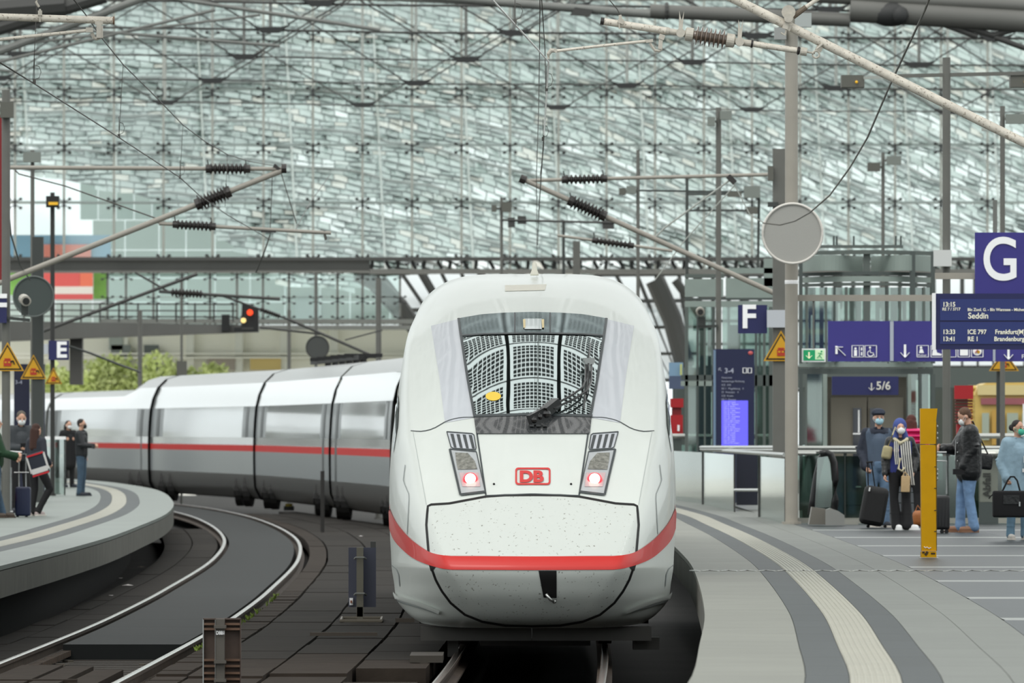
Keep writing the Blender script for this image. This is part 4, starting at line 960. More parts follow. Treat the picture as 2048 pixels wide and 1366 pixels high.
navy = mat('cloth_navy', (38,44,58), .8, var=.1, vscale=10, bump=.3, bscale=25); jean = mat('denim_blue', (92,116,142), .85, var=.18, vscale=9, bump=.4, bscale=22)
jean_d = mat('denim_dark', (60,80,98), .85, var=.15, vscale=9); slate = mat('shirt_slate', (72,86,104), .8, var=.08, vscale=9); leather = mat('leather_black', (24,25,27), .38, var=.15, vscale=8, bump=.4, bscale=18)
blkc = mat('cloth_black', (19,19,22), .85); whiteshoe = mat('shoe_white', (226,226,226), .5); brownshoe = mat('shoe_brown', (136,98,74), .5); darkshoe = mat('shoe_dark', (30,34,44), .6); sole_w = mat('sole_pale', (206,200,192), .6)
denimc = mat('denim_pale', (142,168,184), .8, var=.14, vscale=9, bump=.3, bscale=20); pink = mat('pink_puffer', (206,40,104), .55, var=.1, vscale=14)
mblue = mat('mask_blue', (160,200,214), .7); mwhite = mat('mask_white', (222,224,224), .7); mteal = mat('mask_teal', (76,188,160), .7); mblack = mat('mask_black', (22,22,24), .7)
hbrown = mat('hair_brown', (92,66,50), .8, var=.2, vscale=30); hdark = mat('hair_dark', (32,26,24), .7); hred = mat('hair_redbrown', (74,34,26), .8, var=.2, vscale=25); hgrey = mat('hair_greybrown', (84,78,70), .8)
# --- right platform
human('older man in navy jacket and flat cap with light blue mask, holding a suitcase handle', 1757, 1055, 1.80, .12, dict(elL=(-.27,.03,1.14), wrL=(-.20,-.12,.90), elR=(.24,.04,1.15), wrR=(.18,-.05,.93), ankL=(-.09,.05,.09), toeL=(-.02,-.13,.04)),
      top=(navy,.012,.86,True), inner=slate, pants=(jean,), shoe=(darkshoe, sole_w), hair=hgrey, mask=mblue, cap=mat('cap_navy', (30,38,54), .8), fat=1.12, curl=(1.2,.5))
t, T, D, hp = human('woman in blue hood, white mask and black leather jacket holding a paper bag', 1800, 1060, 1.64, .1, dict(elR=(.27,.03,1.15), wrR=(.2,-.10,.93), ankL=(-.05,0,.09), ankR=(.12,-.05,.09), toeR=(.24,-.16,.03), toeL=(-.03,-.17,.03)),
      top=(leather,.014,.88,True), inner=mat('sweater_royal', (44,54,118), .85), pants=(blkc,.03), shoe=(whiteshoe, whiteshoe), hood=mat('hood_blue', (62,78,140), .8, var=.08, vscale=10), mask=mwhite, female=True, curl=(.6,1.2))
def stripes(name, pts, wd, m1, m2, parent, T, n=9):
    for k in range(n):
        mb = MB(); o = -wd/2+wd*k/n; o2 = o+wd/n
        mb.grid([[T @ (Vector(p)+Vector((o,0,0))), T @ (Vector(p)+Vector((o2,-.004,0)))] for p in pts]); mb.build(name, m1 if k % 2 else m2, parent)
scw = mat('scarf_white', (214,212,204), .9); scb = mat('scarf_dark', (54,56,66), .9)
stripes('scarf_stripe', [(.06,-.15,1.42),(.07,-.2,1.2),(.09,-.2,1.0),(.13,-.18,.72)], .16, scb, scw, t, T)
stripes('scarf_stripe', [(-.08,-.14,1.42),(-.09,-.2,1.25),(-.07,-.2,1.05)], .07, scb, scw, t, T, 5)
mb = MB(); mb.tube([T @ Vector(p) for p in ((-.1,-.05,1.46),(-.02,-.16,1.38),(.09,-.12,1.44),(.11,0,1.47))], .03, 8); mb.tube([T @ Vector(p) for p in ((-.02,-.2,1.15),(-.06,-.22,.98),(-.0,-.22,.94),(.04,-.22,1.0))], .018, 7); mb.build('scarf_knot', mat('scarf_beige', (196,188,160), .9), t, smooth=True)
def bagbox(name, lab, cat, c, size, m, bev=.25, rot=0, handle=None, extra=None, n=3):
    t = thing(name, lab, cat, (c.x, c.y, c.z-size[2]/2)); bm = bmesh.new(); bmesh.ops.create_cube(bm, size=1)
    for v in bm.verts: v.co = Vector((v.co.x*size[0], v.co.y*size[1], v.co.z*size[2]))
    bmesh.ops.bevel(bm, geom=bm.edges[:], offset=min(size)*bev, segments=n, affect='EDGES', profile=.6)
    RT = Matrix.Rotation(rot, 3, 'Y'); me = bpy.data.meshes.new('shell')
    for v in bm.verts: v.co = RT @ v.co + c - Vector(t['_o'])
    bm.to_mesh(me); bm.free(); me.materials.append(m); me.polygons.foreach_set('use_smooth', [True]*len(me.polygons)); link('shell', me, t)
    return t, RT
bfab = mat('luggage_black', (15,15,17), .7, var=.15, vscale=12); chrome = mat('handle_silver', (170,172,172), .25, metal=.8)
c = P(1748, 1012, 130.2); t, RT = bagbox('suitcase', 'large soft black suitcase leaning beside the man in the flat cap', 'suitcase', c, (.38,.32,.60), bfab, .3, .18)
mb = MB(); a = c+RT @ Vector((-.14,0,.28)); b = P(1735, 925, 130); mb.tube([a, b], .01, 6); mb.tube([a+Vector((.1,0,0)), b+Vector((.06,0,0))], .01, 6); mb.tube([b+Vector((-.02,0,0)), b+Vector((.08,0,.01))], .016, 6); mb.build('pull_handle', blkc, t)
mb = MB(); mb.box(c+RT @ Vector((0,-.17,-.02)), (.28,.03,.42), RT); mb.build('front_pocket', bfab, t); mb = MB(); mb.box(c+RT @ Vector((-.12,-.175,.24)), (.02,.02,.06), RT); mb.build('tag', whiteshoe, t)
mb = MB()
for s_ in (-.14, .12): mb.cyl(c+Vector((s_+.05,-.03,-.31)), c+Vector((s_+.05,.03,-.31)), .025, 10)
mb.build('wheels', blkc, t)
c = P(1811, 968, 127.6); t, RT = bagbox('paper_bag', 'small brown paper bag held by the woman in the blue hood', 'bag', c, (.13,.07,.24), mat('paper_brown', (190,162,122), .8, bump=.3, bscale=30), .12, .03)
mb = MB(); mb.tube([c+Vector((-.04,-.02,.12)), c+Vector((-.01,-.03,.18)), c+Vector((.04,-.02,.12))], .012, 6); mb.build('handle', MATS['paper_brown'], t)
c = P(1840, 915, 128.6); t, RT = bagbox('backpack', 'black backpack on the back of the woman in the blue hood', 'backpack', c, (.22,.2,.42), bfab, .4)
mb = MB(); mb.tube([c+Vector((-.1,-.05,.2)), c+Vector((-.2,-.12,.12)), c+Vector((-.14,-.1,-.15))], .02, 6); mb.build('strap', bfab, t)
c = P(1774, 905, 127.7); t, RT = bagbox('shoulder_bag', 'beige shoulder bag hanging between the capped man and the hooded woman', 'bag', c, (.15,.12,.2), mat('bag_beige', (168,158,122), .8, var=.15, vscale=14), .4, .2)
mb = MB(); mb.tube([c+Vector((.02,-.02,.1)), P(1785,870,127.5), P(1792,850,127.8)], .01, 6); mb.build('strap', MATS['bag_beige'], t)
human('woman with red brown hair in pink quilted jacket seen from behind', 1823, 1050, 1.73, math.pi-.3, dict(elL=(-.2,-.12,1.2), wrL=(-.08,-.24,1.1)), top=(pink,.03,.93,False), pants=(blkc,), shoe=(darkshoe,), hair=hred, longhair=.16, female=True, fat=1.35, quilt=True)
t, T, D, hp = human('short haired man in black leather jacket and blue jeans looking down to the left', 1937, 1065, 1.83, -math.pi/2+.12, dict(elR=(.2,.02,1.16), wrR=(.17,-.10,.92), elL=(-.2,-.16,1.16), wrL=(-.16,-.34,1.17), head=(0,-.06,1.62), ankL=(-.10,-.10,.09), toeL=(-.11,-.27,.035), kneeL=(-.1,-.09,.5), ankR=(.1,.06,.09), toeR=(.12,-.11,.035)),
      top=(leather,.035,.76,False), pants=(mat('denim_washed', (110,140,176), .85, var=.2, vscale=8, bump=.4, bscale=20),.012), shoe=(brownshoe, brownshoe), hair=hbrown, mask=mwhite, head_pitch=.5, fat=1.25, curl=(1.3,1.1))
mb = MB(); mb.tube([T @ Vector(p) for p in ((.02,-.18,1.3),(.05,-.2,1.0),(.04,-.18,.85))], .006, 5); mb.build('jacket_zip', chrome, t)
mb = MB()
for z in (1.25,1.12,1.0): mb.ellip(T @ Vector((.08,-.17,z)), .012, 6, 5)
mb.build('buttons', chrome, t)
mb = MB(); c = T @ Vector((.2,-.16,.85)); mb.box(c, (.2,.03,.08)); o = mb.build('wallet', blkc); o['label'] = 'black wallet or phone in the lowered hand of the leather jacket man'; o['category'] = 'wallet'
c = P(1962, 922, 125.4); bt_, RT = bagbox('messenger_bag', 'black leather messenger bag hanging behind the man in the leather jacket', 'bag', c, (.34,.16,.24), leather, .3, .1)
mb = MB(); mb.tube([c+Vector((.1,-.03,.1)), P(1955,865,125.0), P(1945,842,124.9)], .012, 6); mb.build('strap', leather, bt_)
t, T, D, hp = human('dark haired woman in long pale denim coat and teal mask at the right edge', 2036, 1080, 1.63, .25, dict(elL=(-.25,.02,1.12), wrL=(-.20,-.08,.90), elR=(.25,.0,1.15), wrR=(.15,-.14,1.1)),
      top=(denimc,.03,.60,False), pants=(mat('denim_mid', (98,128,148), .85, var=.15, vscale=9),), shoe=(mat('sneaker_grey', (186,182,176), .7), sole_w), hair=hdark, mask=mteal, female=True, fat=1.2, bun=True, head_yaw=.45, curl=(1.3,.5))
for k, (x, z, h) in enumerate(((.06,1.18,.09),(.09,1.08,.12),(.04,1.02,.05),(.1,.9,.05),(.07,.82,.05))):
    mb = MB(); mb.box(T @ Vector((x,-.205,z)), (.07 if k < 3 else .02,.012,h)); mb.build('print_patch', whiteshoe, t)
c = P(2022, 1008, 115.4); t, RT = bagbox('handbag', 'large black handbag carried by the woman in the denim coat', 'handbag', c, (.50,.2,.36), blkc, .16)
mb = MB(); q = P(2024, 958, 115.4); mb.tube([c+Vector((-.12,-.05,.17)), q+Vector((-.06,0,-.02)), q+Vector((-.02,0,.03)), q+Vector((.03,0,.03)), q+Vector((.07,0,-.02)), c+Vector((.12,-.05,.17))], .013, 7); mb.build('handle', blkc, t, smooth=True)
mb = MB(); mb.box(c+Vector((.11,-.11,.0)), (.02,.02,.06)); mb.build('clasp', chrome, t); mb = MB(); mb.box(c+Vector((0,-.105,.06)), (.22,.01,.12)); mb.build('flap', leather, t)
mb = MB(); mb.tube([c+Vector((-.2,0,.17)), c+Vector((-.28,0,.1)), c+Vector((-.3,0,.07))], .008, 5); mb.build('strap_end', blkc, t)
c = P(1882, 1025, 124); t, RT = bagbox('trolley_case', 'black hard trolley case with silver pull handle behind the yellow post', 'suitcase', c, (.24,.36,.5), mat('hardcase_black', (24,24,26), .4), .18)
mb = MB(); mb.tube([P(1893,988,124), P(1893,922,124), P(1868,922,124)], .014, 8); mb.build('pull_handle', chrome, t)
mb = MB()
for x in (1884, 1893): mb.cyl(P(x,1063,123.8), P(x,1063,123.7), .032, 12)
mb.build('wheels', blkc, t); mb = MB()
for k in range(4): mb.box(c+Vector((-.07+.045*k,-.185,0)), (.012,.01,.4))
mb.build('shell_ribs', mat('case_rib', (36,36,38), .4), t)
mb = MB(); mb.tube([P(1858,905,124.4), P(1893,905,124.4)], .016, 8); mb.tube([P(1860,905,124.6), P(1860,990,124.6)], .011, 8); o = mb.build('pull_bar', chrome); o['label'] = 'silver luggage pull bar gripped by the man in the leather jacket'; o['category'] = 'handle'
c = P(1838, 1037, 129); t, RT = bagbox('shoulder_bag', 'tan leather bag half hidden behind the yellow post', 'bag', c, (.2,.2,.24), mat('bag_tan', (158,94,44), .5), .4)
mb = MB(); mb.tube([c+Vector((-.06,0,.1)), c+Vector((-.02,0,.2)), c+Vector((.05,0,.1))], .01, 6); mb.build('strap', MATS['bag_tan'], t)
# --- left platform
human('woman with long dark hair in black coat on the far left platform', 137, 975, 1.72, .5, dict(), top=(blkc,.03,.5,False), pants=(blkc,), shoe=(darkshoe,), hair=hdark, longhair=.28, mask=mwhite, female=True)
t, T, D, hp = human('man in black jacket and jeans facing right with a cup in his hand', 163, 992, 1.73, math.pi/2-.25, dict(elL=(-.22,-.1,1.16), wrL=(-.15,-.33,1.14), elR=(.22,.05,1.15), wrR=(.2,-.02,.92)), top=(mat('jacket_black', (26,29,33), .6),.02,.86,False), pants=(jean_d,), shoe=(darkshoe,), hair=hdark, mask=mblack, curl=(1.2,.5))
mb = MB(); q = P(187, 893, 190.6); mb.lathe(q-Vector((0,0,.05)), q+Vector((0,0,.1)), [(0,.03),(.1,.04),(.105,.042),(.11,.03)], 10); o = mb.build('cup', mat('cup_dark', (52,52,54), .5)); o['label'] = 'dark cup held by the man in jeans on the left platform'; o['category'] = 'cup'
t, T, D, hp = human('grey haired man with white mask in dark grey jacket behind the luggage', 42, 1026, 1.84, .2, dict(elL=(-.24,-.02,1.12), wrL=(-.06,-.25,1.12), elR=(.24,-.02,1.14), wrR=(.12,-.26,1.1), head=(0,-.05,1.62)), top=(mat('jacket_slate', (56,60,64), .8),.02,.88,False), pants=(blkc,), shoe=(darkshoe,), hair=hgrey, mask=mwhite, head_pitch=.3, curl=(1.1,1.1))
mb = MB(); mb.box(T @ Vector((.02,-.34,1.16)), (.16,.02,.08), Matrix.Rotation(.3,3,'X')); o = mb.build('phone', blkc); o['label'] = 'dark phone in the hands of the grey haired man'; o['category'] = 'phone'
t, T, D, hp = human('girl with long brown hair and black trousers leaning with one knee bent', 73, 1032, 1.60, 2.4, dict(kneeL=(-.16,-.2,.52), ankL=(-.02,-.02,.1), toeL=(.0,-.17,.04), kneeR=(.08,-.03,.5), elR=(.27,.0,1.15), wrR=(.2,-.15,1.05), elL=(-.26,.05,1.15), wrL=(-.2,-.15,1.0)), top=(mat('top_dark', (36,40,50), .8),.015,.9,False), pants=(blkc,), shoe=(mat('sneaker_rose', (176,160,158), .7), sole_w), hair=mat('hair_auburn', (58,34,26), .8), longhair=.34, female=True)
c = P(76, 928, 146.2); t, RT = bagbox('backpack', 'navy, white and red backpack on the girl with long brown hair', 'backpack', c, (.32,.16,.4), mat('pack_navy', (26,32,46), .7), .3, -.3)
for z, m_ in ((.17, mat('pack_red', (188,30,40), .6)), (-.18, MATS['pack_red'])): mb = MB(); mb.box(c+RT @ Vector((0,-.08,z)), (.29,.03,.03), RT); mb.build('trim', m_, t)
mb = MB(); mb.box(c+RT @ Vector((0,-.085,-.11)), (.28,.03,.09), RT); mb.box(c+RT @ Vector((.15,-.03,.02)), (.03,.1,.3), RT); mb.box(c+RT @ Vector((-.15,-.03,.02)), (.03,.1,.3), RT); mb.build('white_panel', mat('pack_white', (200,198,196), .7), t)
c = P(46, 1003, 146.6); t, RT = bagbox('suitcase', 'blue trolley suitcase with silver handle standing beside the girl', 'suitcase', c, (.26,.3,.5), mat('case_blue', (24,34,66), .5), .16)
mb = MB(); mb.tube([P(38,976,147), P(38,908,147), P(52,908,147), P(52,976,147)], .012, 6); mb.tube([P(28,945,147), P(58,945,147)], .012, 6); mb.build('pull_handle', chrome, t)
mb = MB()
for x in (35, 53): mb.cyl(P(x,1035,146.8), P(x,1035,146.7), .03, 10)
mb.build('wheels', blkc, t)
mb = MB(); mb.tube([P(14,903,146), P(44,905,146)], .022, 6); mb.tube([P(20,903,146), P(20,1030,146)], .015, 6); mb.tube([P(2,945,146), P(2,1035,146)], .015, 6); mb.tube([P(0,1022,146), P(26,1024,146)], .02, 6); mb.tube([P(22,935,146), P(22,1036,146)], .015, 6)
ct = mb.build('frame', chrome, thing('luggage_cart', 'silver luggage cart loaded with red and white bags at the left edge', 'luggage cart', G(12,1036)))
ct = ct.parent
for y0, y1, m_ in ((950,966,'pack_red'),(966,984,'pack_white'),(986,1000,'pack_red'),(1000,1022,'underframe_black'),(925,942,'pack_white')):
    mb = MB(); mb.bbox(P(3,y0,146.2), P(19,y1,146.8)); mb.build('load', MATS[m_], ct)
human('person in dark green sweater and jeans pushing the luggage cart at the left edge', -9, 1036, 1.72, math.pi/2, dict(elL=(-.2,-.14,1.12), wrL=(-.12,-.36,1.08), elR=(.2,-.12,1.12), wrR=(.14,-.34,1.04), ankR=(.1,-.12,.09), toeR=(.1,-.29,.035)), top=(mat('sweater_green', (26,58,34), .85),.02,.86,False), pants=(jean_d,), shoe=(mat('boot_brown', (62,50,40), .6),), hair=hdark, curl=(1.2,1.2))
# ================================================================ POSTS, SIGNS, LIFTS
signblue = mat('sign_blue', (54,48,128), .45, var=.03); signnavy = mat('sign_navy', (28,32,84), .45); screenb = mat('screen_blue', (34,46,104), .4, emit=(34,48,110), estr=.12)
wht = mat('sign_white', (252,252,253), .5); letw = mat('letter_glow', (216,214,196), .5, emit=(216,214,196), estr=.35)
polem = mat('pole_warm_grey', (156,151,141), .5, var=.05); poled = mat('pole_dark_grey', (100,100,95), .55, var=.06); polek = mat('pole_charcoal', (58,62,60), .6)  # polek: plain dark grey of the darker masts and brackets
def pole(px, y0, y1, d, wpx, m, lab, square=False, boxes=(), cat='mast', foot=None):
    s_ = F/d; r = wpx/s_/2; b = P(px, y1, d); a = P(px, y0, d); b.z = PZ if foot is None else foot
    t = thing('mast', lab, cat, b); mb = MB()
    if square: mb.bar(b, a, r*2, r*2)
    else: mb.cyl(b, a, r, 14)
    mb.build('shaft', m, t, smooth=False if square else 40)
    mb = MB(); mb.cyl(b, b+Vector((0,0,.04)), r*1.5, 14); mb.build('base_flange', m, t)
    for x0, yy0, x1, yy1, bm_ in boxes:
        mb = MB(); mb.bbox(P(x0,yy0,d-.25), P(x1,yy1,d-.05)); mb.build('equipment_box', bm_, t); mb = MB(); mb.bar(P((x0+x1)/2,(yy0+yy1)/2,d-.1), P(px,(yy0+yy1)/2,d), .05, .05); mb.build('bracket', m, t)
    return t
def disc(px, py, rpx, d, m, rim, lab, ml=.8):
    c = P(px, py, d); r = rpx*d/F; t = thing('round_disc', lab, 'round sign', c)
    mb = MB(); mb.cyl(c, c+Vector((0,.06,0)), r*.95, 48); mb.build('disc_plate', m, t)
    mb = MB(); mb.tube([c+Vector((math.cos(a)*r*.955, -.01, math.sin(a)*r*.955)) for a in np.linspace(0, 2*math.pi, 49)[:-1]], r*.04, 8, closed=True); mb.build('rim', rim, t, smooth=True)
    mb = MB(); mb.bar(c+Vector((0,.05,0)), c+Vector((0,ml,0)), .1, .1); mb.build('mount', rim, t); return t
bxg = mat('box_grey', (122,128,122), .6); bxd = mat('box_dark', (92,92,85), .6); lampy = mat('lamp_amber', (220,170,40), .5, emit=(220,170,40), estr=.3)
# right side, near to far
t = pole(1583, 28, 1048, 135.8, 26, polem, 'tall round warm grey pole carrying the big round disc', boxes=((1590,26,1622,55,mat('box_pale',(168,174,172),.5)),(1549,55,1572,80,mat('box_pale2',(150,152,150),.5))))
mb = MB(); mb.lathe(P(1583,568,135.8), P(1583,564,135.8), [(0,.106),(.02,.108),(.05,.108),(.06,.104)], 16); mb.build('metal_band', wht, t)
disc(1585, 467, 62.5, 135.0, mat('disc_mesh_grey', (162,161,156), .7, var=.04, vscale=60), mat('disc_rim_pale', (214,210,203), .5), 'big grey round disc with pale rim on the round pole')
pole(1558, 298, 1040, 150, 25, poled, 'square dark grey column behind the big round disc', True, boxes=((1536,404,1556,414,polek),(1536,332,1546,362,bxd)))
t = pole(1437, 215, 1010, 178, 11, poled, 'slim dark pole behind the letter F and timetable column', boxes=((1440,222,1463,240,bxg),(1415,234,1430,252,bxg)))
t = pole(1893, 115, 1045, 140, 16, poled, 'thick dark mast behind the departure board, right', boxes=((1868,500,1902,533,mat('box_white',(206,208,206),.5)),))
mb = MB(); mb.bar(P(1795,152,140), P(2070,146,140), .06, .06); mb.build('cross_arm', poled, t)
for x in (1705, 2043):
    mb = MB(); mb.bbox(P(x-22,150,140), P(x+22,176,140.4)); mb.build('camera_housing', bxd, t); mb = MB(); mb.ellip(P(x+8,164,139.97), .025, 8, 6); mb.build('camera_lens', lampy, t)
mb = MB(); mb.bar(P(1727,156,140), P(1795,152,140), .04, .05); mb.build('cross_arm', steel_l, t)
t = pole(2005, 212, 1040, 150, 10, poled, 'dark mast at the right edge above the letter G sign', boxes=((2012,228,2060,248,bxg),(1964,256,1985,262,steel_l)))
pole(2001, 700, 1042, 165, 17, polek, 'dark column in front of the yellow train')
pole(1766, 305, 500, 230, 7, poled, 'thin mast with two camera boxes above the lift tower', boxes=((1735,325,1760,343,bxd),(1774,312,1802,330,bxg)), foot=-.42)
pole(1276, 300, 560, 215, 7, poled, 'thin mast with small boxes above the train roof on the right', boxes=((1238,376,1252,390,bxd),(1253,372,1272,388,bxg)), foot=-.42)
t = pole(1374, 354, 530, 205, 6, polek, 'thin dark mast with a long horizontal arm right of the train roof', boxes=((1455,383,1483,394,bxd),(1488,372,1520,396,bxg),(1493,414,1515,428,bxd)), foot=-.42)
mb = MB(); mb.bar(P(1278,381,205), P(1490,384,205), .045, .045); mb.bar(P(1518,396,205), P(1516,535,205), .06, .06); mb.build('arm', polek, t)
pole(1003, 395, 560, 225, 6, poled, 'thin mast with two boxes above the train roof, left of the wires', boxes=((1004,404,1023,424,bxd),(983,410,993,424,bxd)), foot=0)
pole(1153, 482, 560, 260, 15, poled, 'short thick post just above the train roof', True, foot=0)
pole(1127, 440, 560, 250, 6, polek, 'thin dark post left of the short thick post', foot=0)
pole(632, 545, 740, 262, 6, poled, 'thin pole of the small round disc behind the train', foot=-.42)
disc(635, 695, 24, 261, mat('disc_small_dark', (72,74,72), .7), steel_d, 'small dark round disc above the curved train', ml=1.05)
for px, y0, w_, d, lab in ((280,620,9,300,'grey post left of the white pole behind the train'),(363,560,5,290,'thin pole with a box at its foot behind the train'),(578,620,7,285,'grey post right of the red signal'),(757,556,11,255,'thick dark post just left of the train nose roof')):
    pole(px, y0, 800, d, w_, poled, lab, foot=-.42, boxes=(((353,722,374,752,bxd),) if px == 363 else ()))
# left side
pole(12, 180, 1040, 146, 17, poled, 'dark round mast at the left edge next to the red panel', boxes=((0,204,28,236,bxd),))
mb = MB(); mb.bbox(P(-20,230,148), P(4,560,148.1)); o = mb.build('wall_advert', mat('panel_red', (120,20,24), .6)); o['label'] = 'narrow dark red panel at the left edge of the picture'; o['category'] = 'panel'
pole(65, 300, 1012, 178, 8, poled, 'dark mast with a grey box near its top, second from the left edge', boxes=((46,304,82,325,bxg),))
pole(76, 474, 1010, 176, 22, polek, 'square dark column behind the large left round disc', True)
t = pole(105, 385, 992, 193, 9, mat('pole_blackish',(46,46,44),.6), 'thin dark mast with a lamp box carrying the letter E sign', boxes=((92,392,119,415,blk),))
mb = MB(); mb.bbox(P(97,404,192.6), P(116,410,192.7)); mb.build('lamp', lampy, t)
disc(67, 593, 42, 174.9, mat('disc_left_dark', (64,72,70), .7), mat('disc_rim_dark', (92,98,96), .6), 'large dark round disc on the left with a camera in front', ml=1.05)
t = thing('camera', 'small white round surveillance camera in front of the left disc', 'camera', P(50,628,145.9)); mb = MB(); mb.cyl(P(47,598,145.9), P(52,602,145.4), .09, 12); mb.build('housing', mat('cam_white',(170,166,156),.5), t); mb = MB(); mb.cyl(P(52,602,145.4), P(52.5,602.5,145.35), .06, 12); mb.build('lens', blk, t); mb = MB(); mb.bar(P(50,606,145.9), P(50,630,145.9), .12, .1); mb.bar(P(12,636,145.9), P(60,640,145.9), .05, .05); mb.build('bracket', polek, t)
t = thing('camera', 'small round surveillance camera left of the letter F sign', 'camera', P(1405,655,177.9)); mb = MB(); mb.cyl(P(1400,622,177.9), P(1401,624,177.3), .09, 12); mb.build('housing', mat('cam_beige',(150,146,136),.5), t); mb = MB(); mb.cyl(P(1401,624,177.3), P(1401,624,177.2), .06, 12); mb.build('lens', blk, t); mb = MB(); mb.bar(P(1403,634,177.9), P(1403,652,177.9), .16, .1); mb.bar(P(1395,654,177.9), P(1436,652,177.9), .06, .06); mb.build('bracket', polek, t)
# triangular warning signs
ty = mat('warning_yellow', (206,154,20), .5, var=.05); tk = mat('warning_black', (20,18,12), .6); trd = mat('warning_red', (176,50,30), .6)
def tri(cx, ytop, ybot, w_, d, lab):
    t = thing('warning_sign', lab, 'warning sign', P(cx, ybot, d)); c = P(cx, ybot-(ybot-ytop)*.36, d); h = (ybot-ytop)*d/F; hw = w_*d/F/2; b = P(cx, ybot, d)
    def T_(k, y0, y1, nm, m, inset=None):
        g = Vector((b.x, 0, b.z+h*.345)); pts = [(-hw,b.z),(hw,b.z),(0,b.z+h)]; pts = [(g.x+(x)*k, g.z+(z-g.z)*k) for x, z in pts]
        mb = MB(); mb.prism(pts, y0, y1); mb.build(nm, m, t)
    T_(1.0, d, d+.03, 'plate', ty); T_(.88, d-.006, d, 'black_border', tk); T_(.74, d-.012, d-.006, 'yellow_field', ty)
    g = Vector((b.x, d-.02, b.z+h*.27)); mb = MB(); mb.box(g, (h*.26,.01,h*.2)); mb.box(g+Vector((0,0,h*.14)), (h*.2,.01,h*.05)); mb.build('train_symbol', trd, t)
    mb = MB(); mb.box(g+Vector((-h*.06,-.006,h*.03)), (h*.07,.006,h*.05)); mb.box(g+Vector((h*.06,-.006,h*.03)), (h*.07,.006,h*.05)); mb.build('symbol_window', ty, t)
    mb = MB(); mb.bar(g+Vector((h*.2,0,h*.08)), g+Vector((h*.1,0,.02)), .02, h*.05); mb.bar(g+Vector((h*.2,0,h*.08)), g+Vector((h*.24,0,-h*.04)), .02, h*.04); mb.build('figure_symbol', tk, t)
tri(1562, 661, 722, 70, 149.84, 'yellow triangular warning sign on the square column on the right')
tri(15, 684, 742, 66, 145.88, 'largest of the three yellow triangles on the left masts'); tri(67, 709, 758, 52, 175.85, 'middle of the three yellow triangles on the left masts'); tri(107, 735, 768, 34, 192.9, 'smallest yellow triangle under the letter E sign')
tri(2008, 700, 742, 60, 164.84, 'yellow triangular warning sign partly behind the blue signs on the far right')
# letter signs
def lsign(ch, x0, y0, x1, y1, d, lx, ly, size, lab, m=signblue, bold=.01, sx=1.0, mount=None):
    t = thing('platform_sign', lab, 'letter sign', P((x0+x1)/2, y1, d)); mb = MB(); mb.bbox(P(x0,y0,d), P(x1,y1,d+.08)); mb.build('plate', m, t)
    text(ch, P(lx, ly, d-.012), size, wht, t, name='letter', bold=bold, sx=sx)
    mb = MB(); a, b = mount; mb.bar(P(*a, d+.05), P(*b, d+.05), .06, .06); mb.build('mount_arm', steel, t); return t
lsign('G', 1950, 465, 2056, 588, 122, 1963, 559, .87, 'blue square sign with a large white letter G', bold=.010, sx=.84, mount=((1990,400),(1990,470)))
lsign('F', 1476, 610, 1534, 667, 150, 1482, 655, .57, 'navy square sign with white letter F left of the pole', m=signnavy, bold=.014, mount=((1530,640),(1560,640)))
mb = MB(); mb.bbox(P(1534,620,149.8), P(1571,655,149.88)); o = mb.build('blank_panel', mat('panel_white',(186,190,196),.5)); o['label'] = 'small blank white panel between the letter F sign and the pole'; o['category'] = 'panel'
lsign('E', 97, 681, 138, 720, 192.8, 112, 714, .49, 'navy square sign with white letter E on the left mast', m=signnavy, bold=.016, mount=((97,702),(80,702)))
mb = MB(); mb.bbox(P(75,688,192.8), P(97,708,192.9)); o = mb.build('blank_panel', MATS['panel_white']); o['label'] = 'small blank pale panel left of the letter E sign'; o['category'] = 'panel'
lsign('F', -30, 588, 14, 646, 145.84, -16, 633, .55, 'navy sign cut by the left picture edge with end of a white letter', m=signnavy, bold=.014, mount=((-6,600),(13,600)))
# departure board
t = thing('departure_board', 'dark blue departure board listing trains below the letter G sign', 'departure board', P(1958,698,118)); d = 118
mb = MB(); mb.bbox(P(1868,587,d), P(2080,699,d+.25)); mb.build('housing', signnavy, t); mb = MB(); mb.bbox(P(1866,586,d-.02), P(1869.5,700,d+.27)); mb.build('side_edge', wht, t)
for y0, y1 in ((598,641),(644,688)):
    mb = MB(); mb.bbox(P(1880,y0,d-.012), P(2080,y1,d)); mb.build('screen', screenb, t)
def px2m(px, d): return px*d/F
for s_, x, y, h in (('13:15',1885,613,13),('RE 7 / 3717',1884.5,621,8.5),('Bln Zool. G. - Bln Wannsee - Michendorf',1935,622,8.5),('Seddin',1936,637,17),('13:33',1885,668,13),('ICE 797',1935,668,13),('Frankfurt(M) Flughafen',1990,668,13),('13:41',1885,682,13),('RE 1',1935,682,13),('Brandenburg Hbf',1988,682,13)):
    text(s_, P(x,y,d-.02), px2m(h*.98,d), letw, t, bold=.002 if h > 10 else .001, sx=.92)
mb = MB(); mb.bar(P(1595,596,136), P(1870,596,136), .1, .1); o = mb.build('sign_beam', polem); o['label'] = 'horizontal grey beam from the round pole to the departure board'; o['category'] = 'beam'; o['kind'] = 'thing'
mb = MB(); mb.bar(P(1870,552,122.1), P(1955,552,122.1), .09, .09); o = mb.build('sign_beam', polem); o['label'] = 'short grey beam holding the letter G sign, above the board'; o['category'] = 'beam'
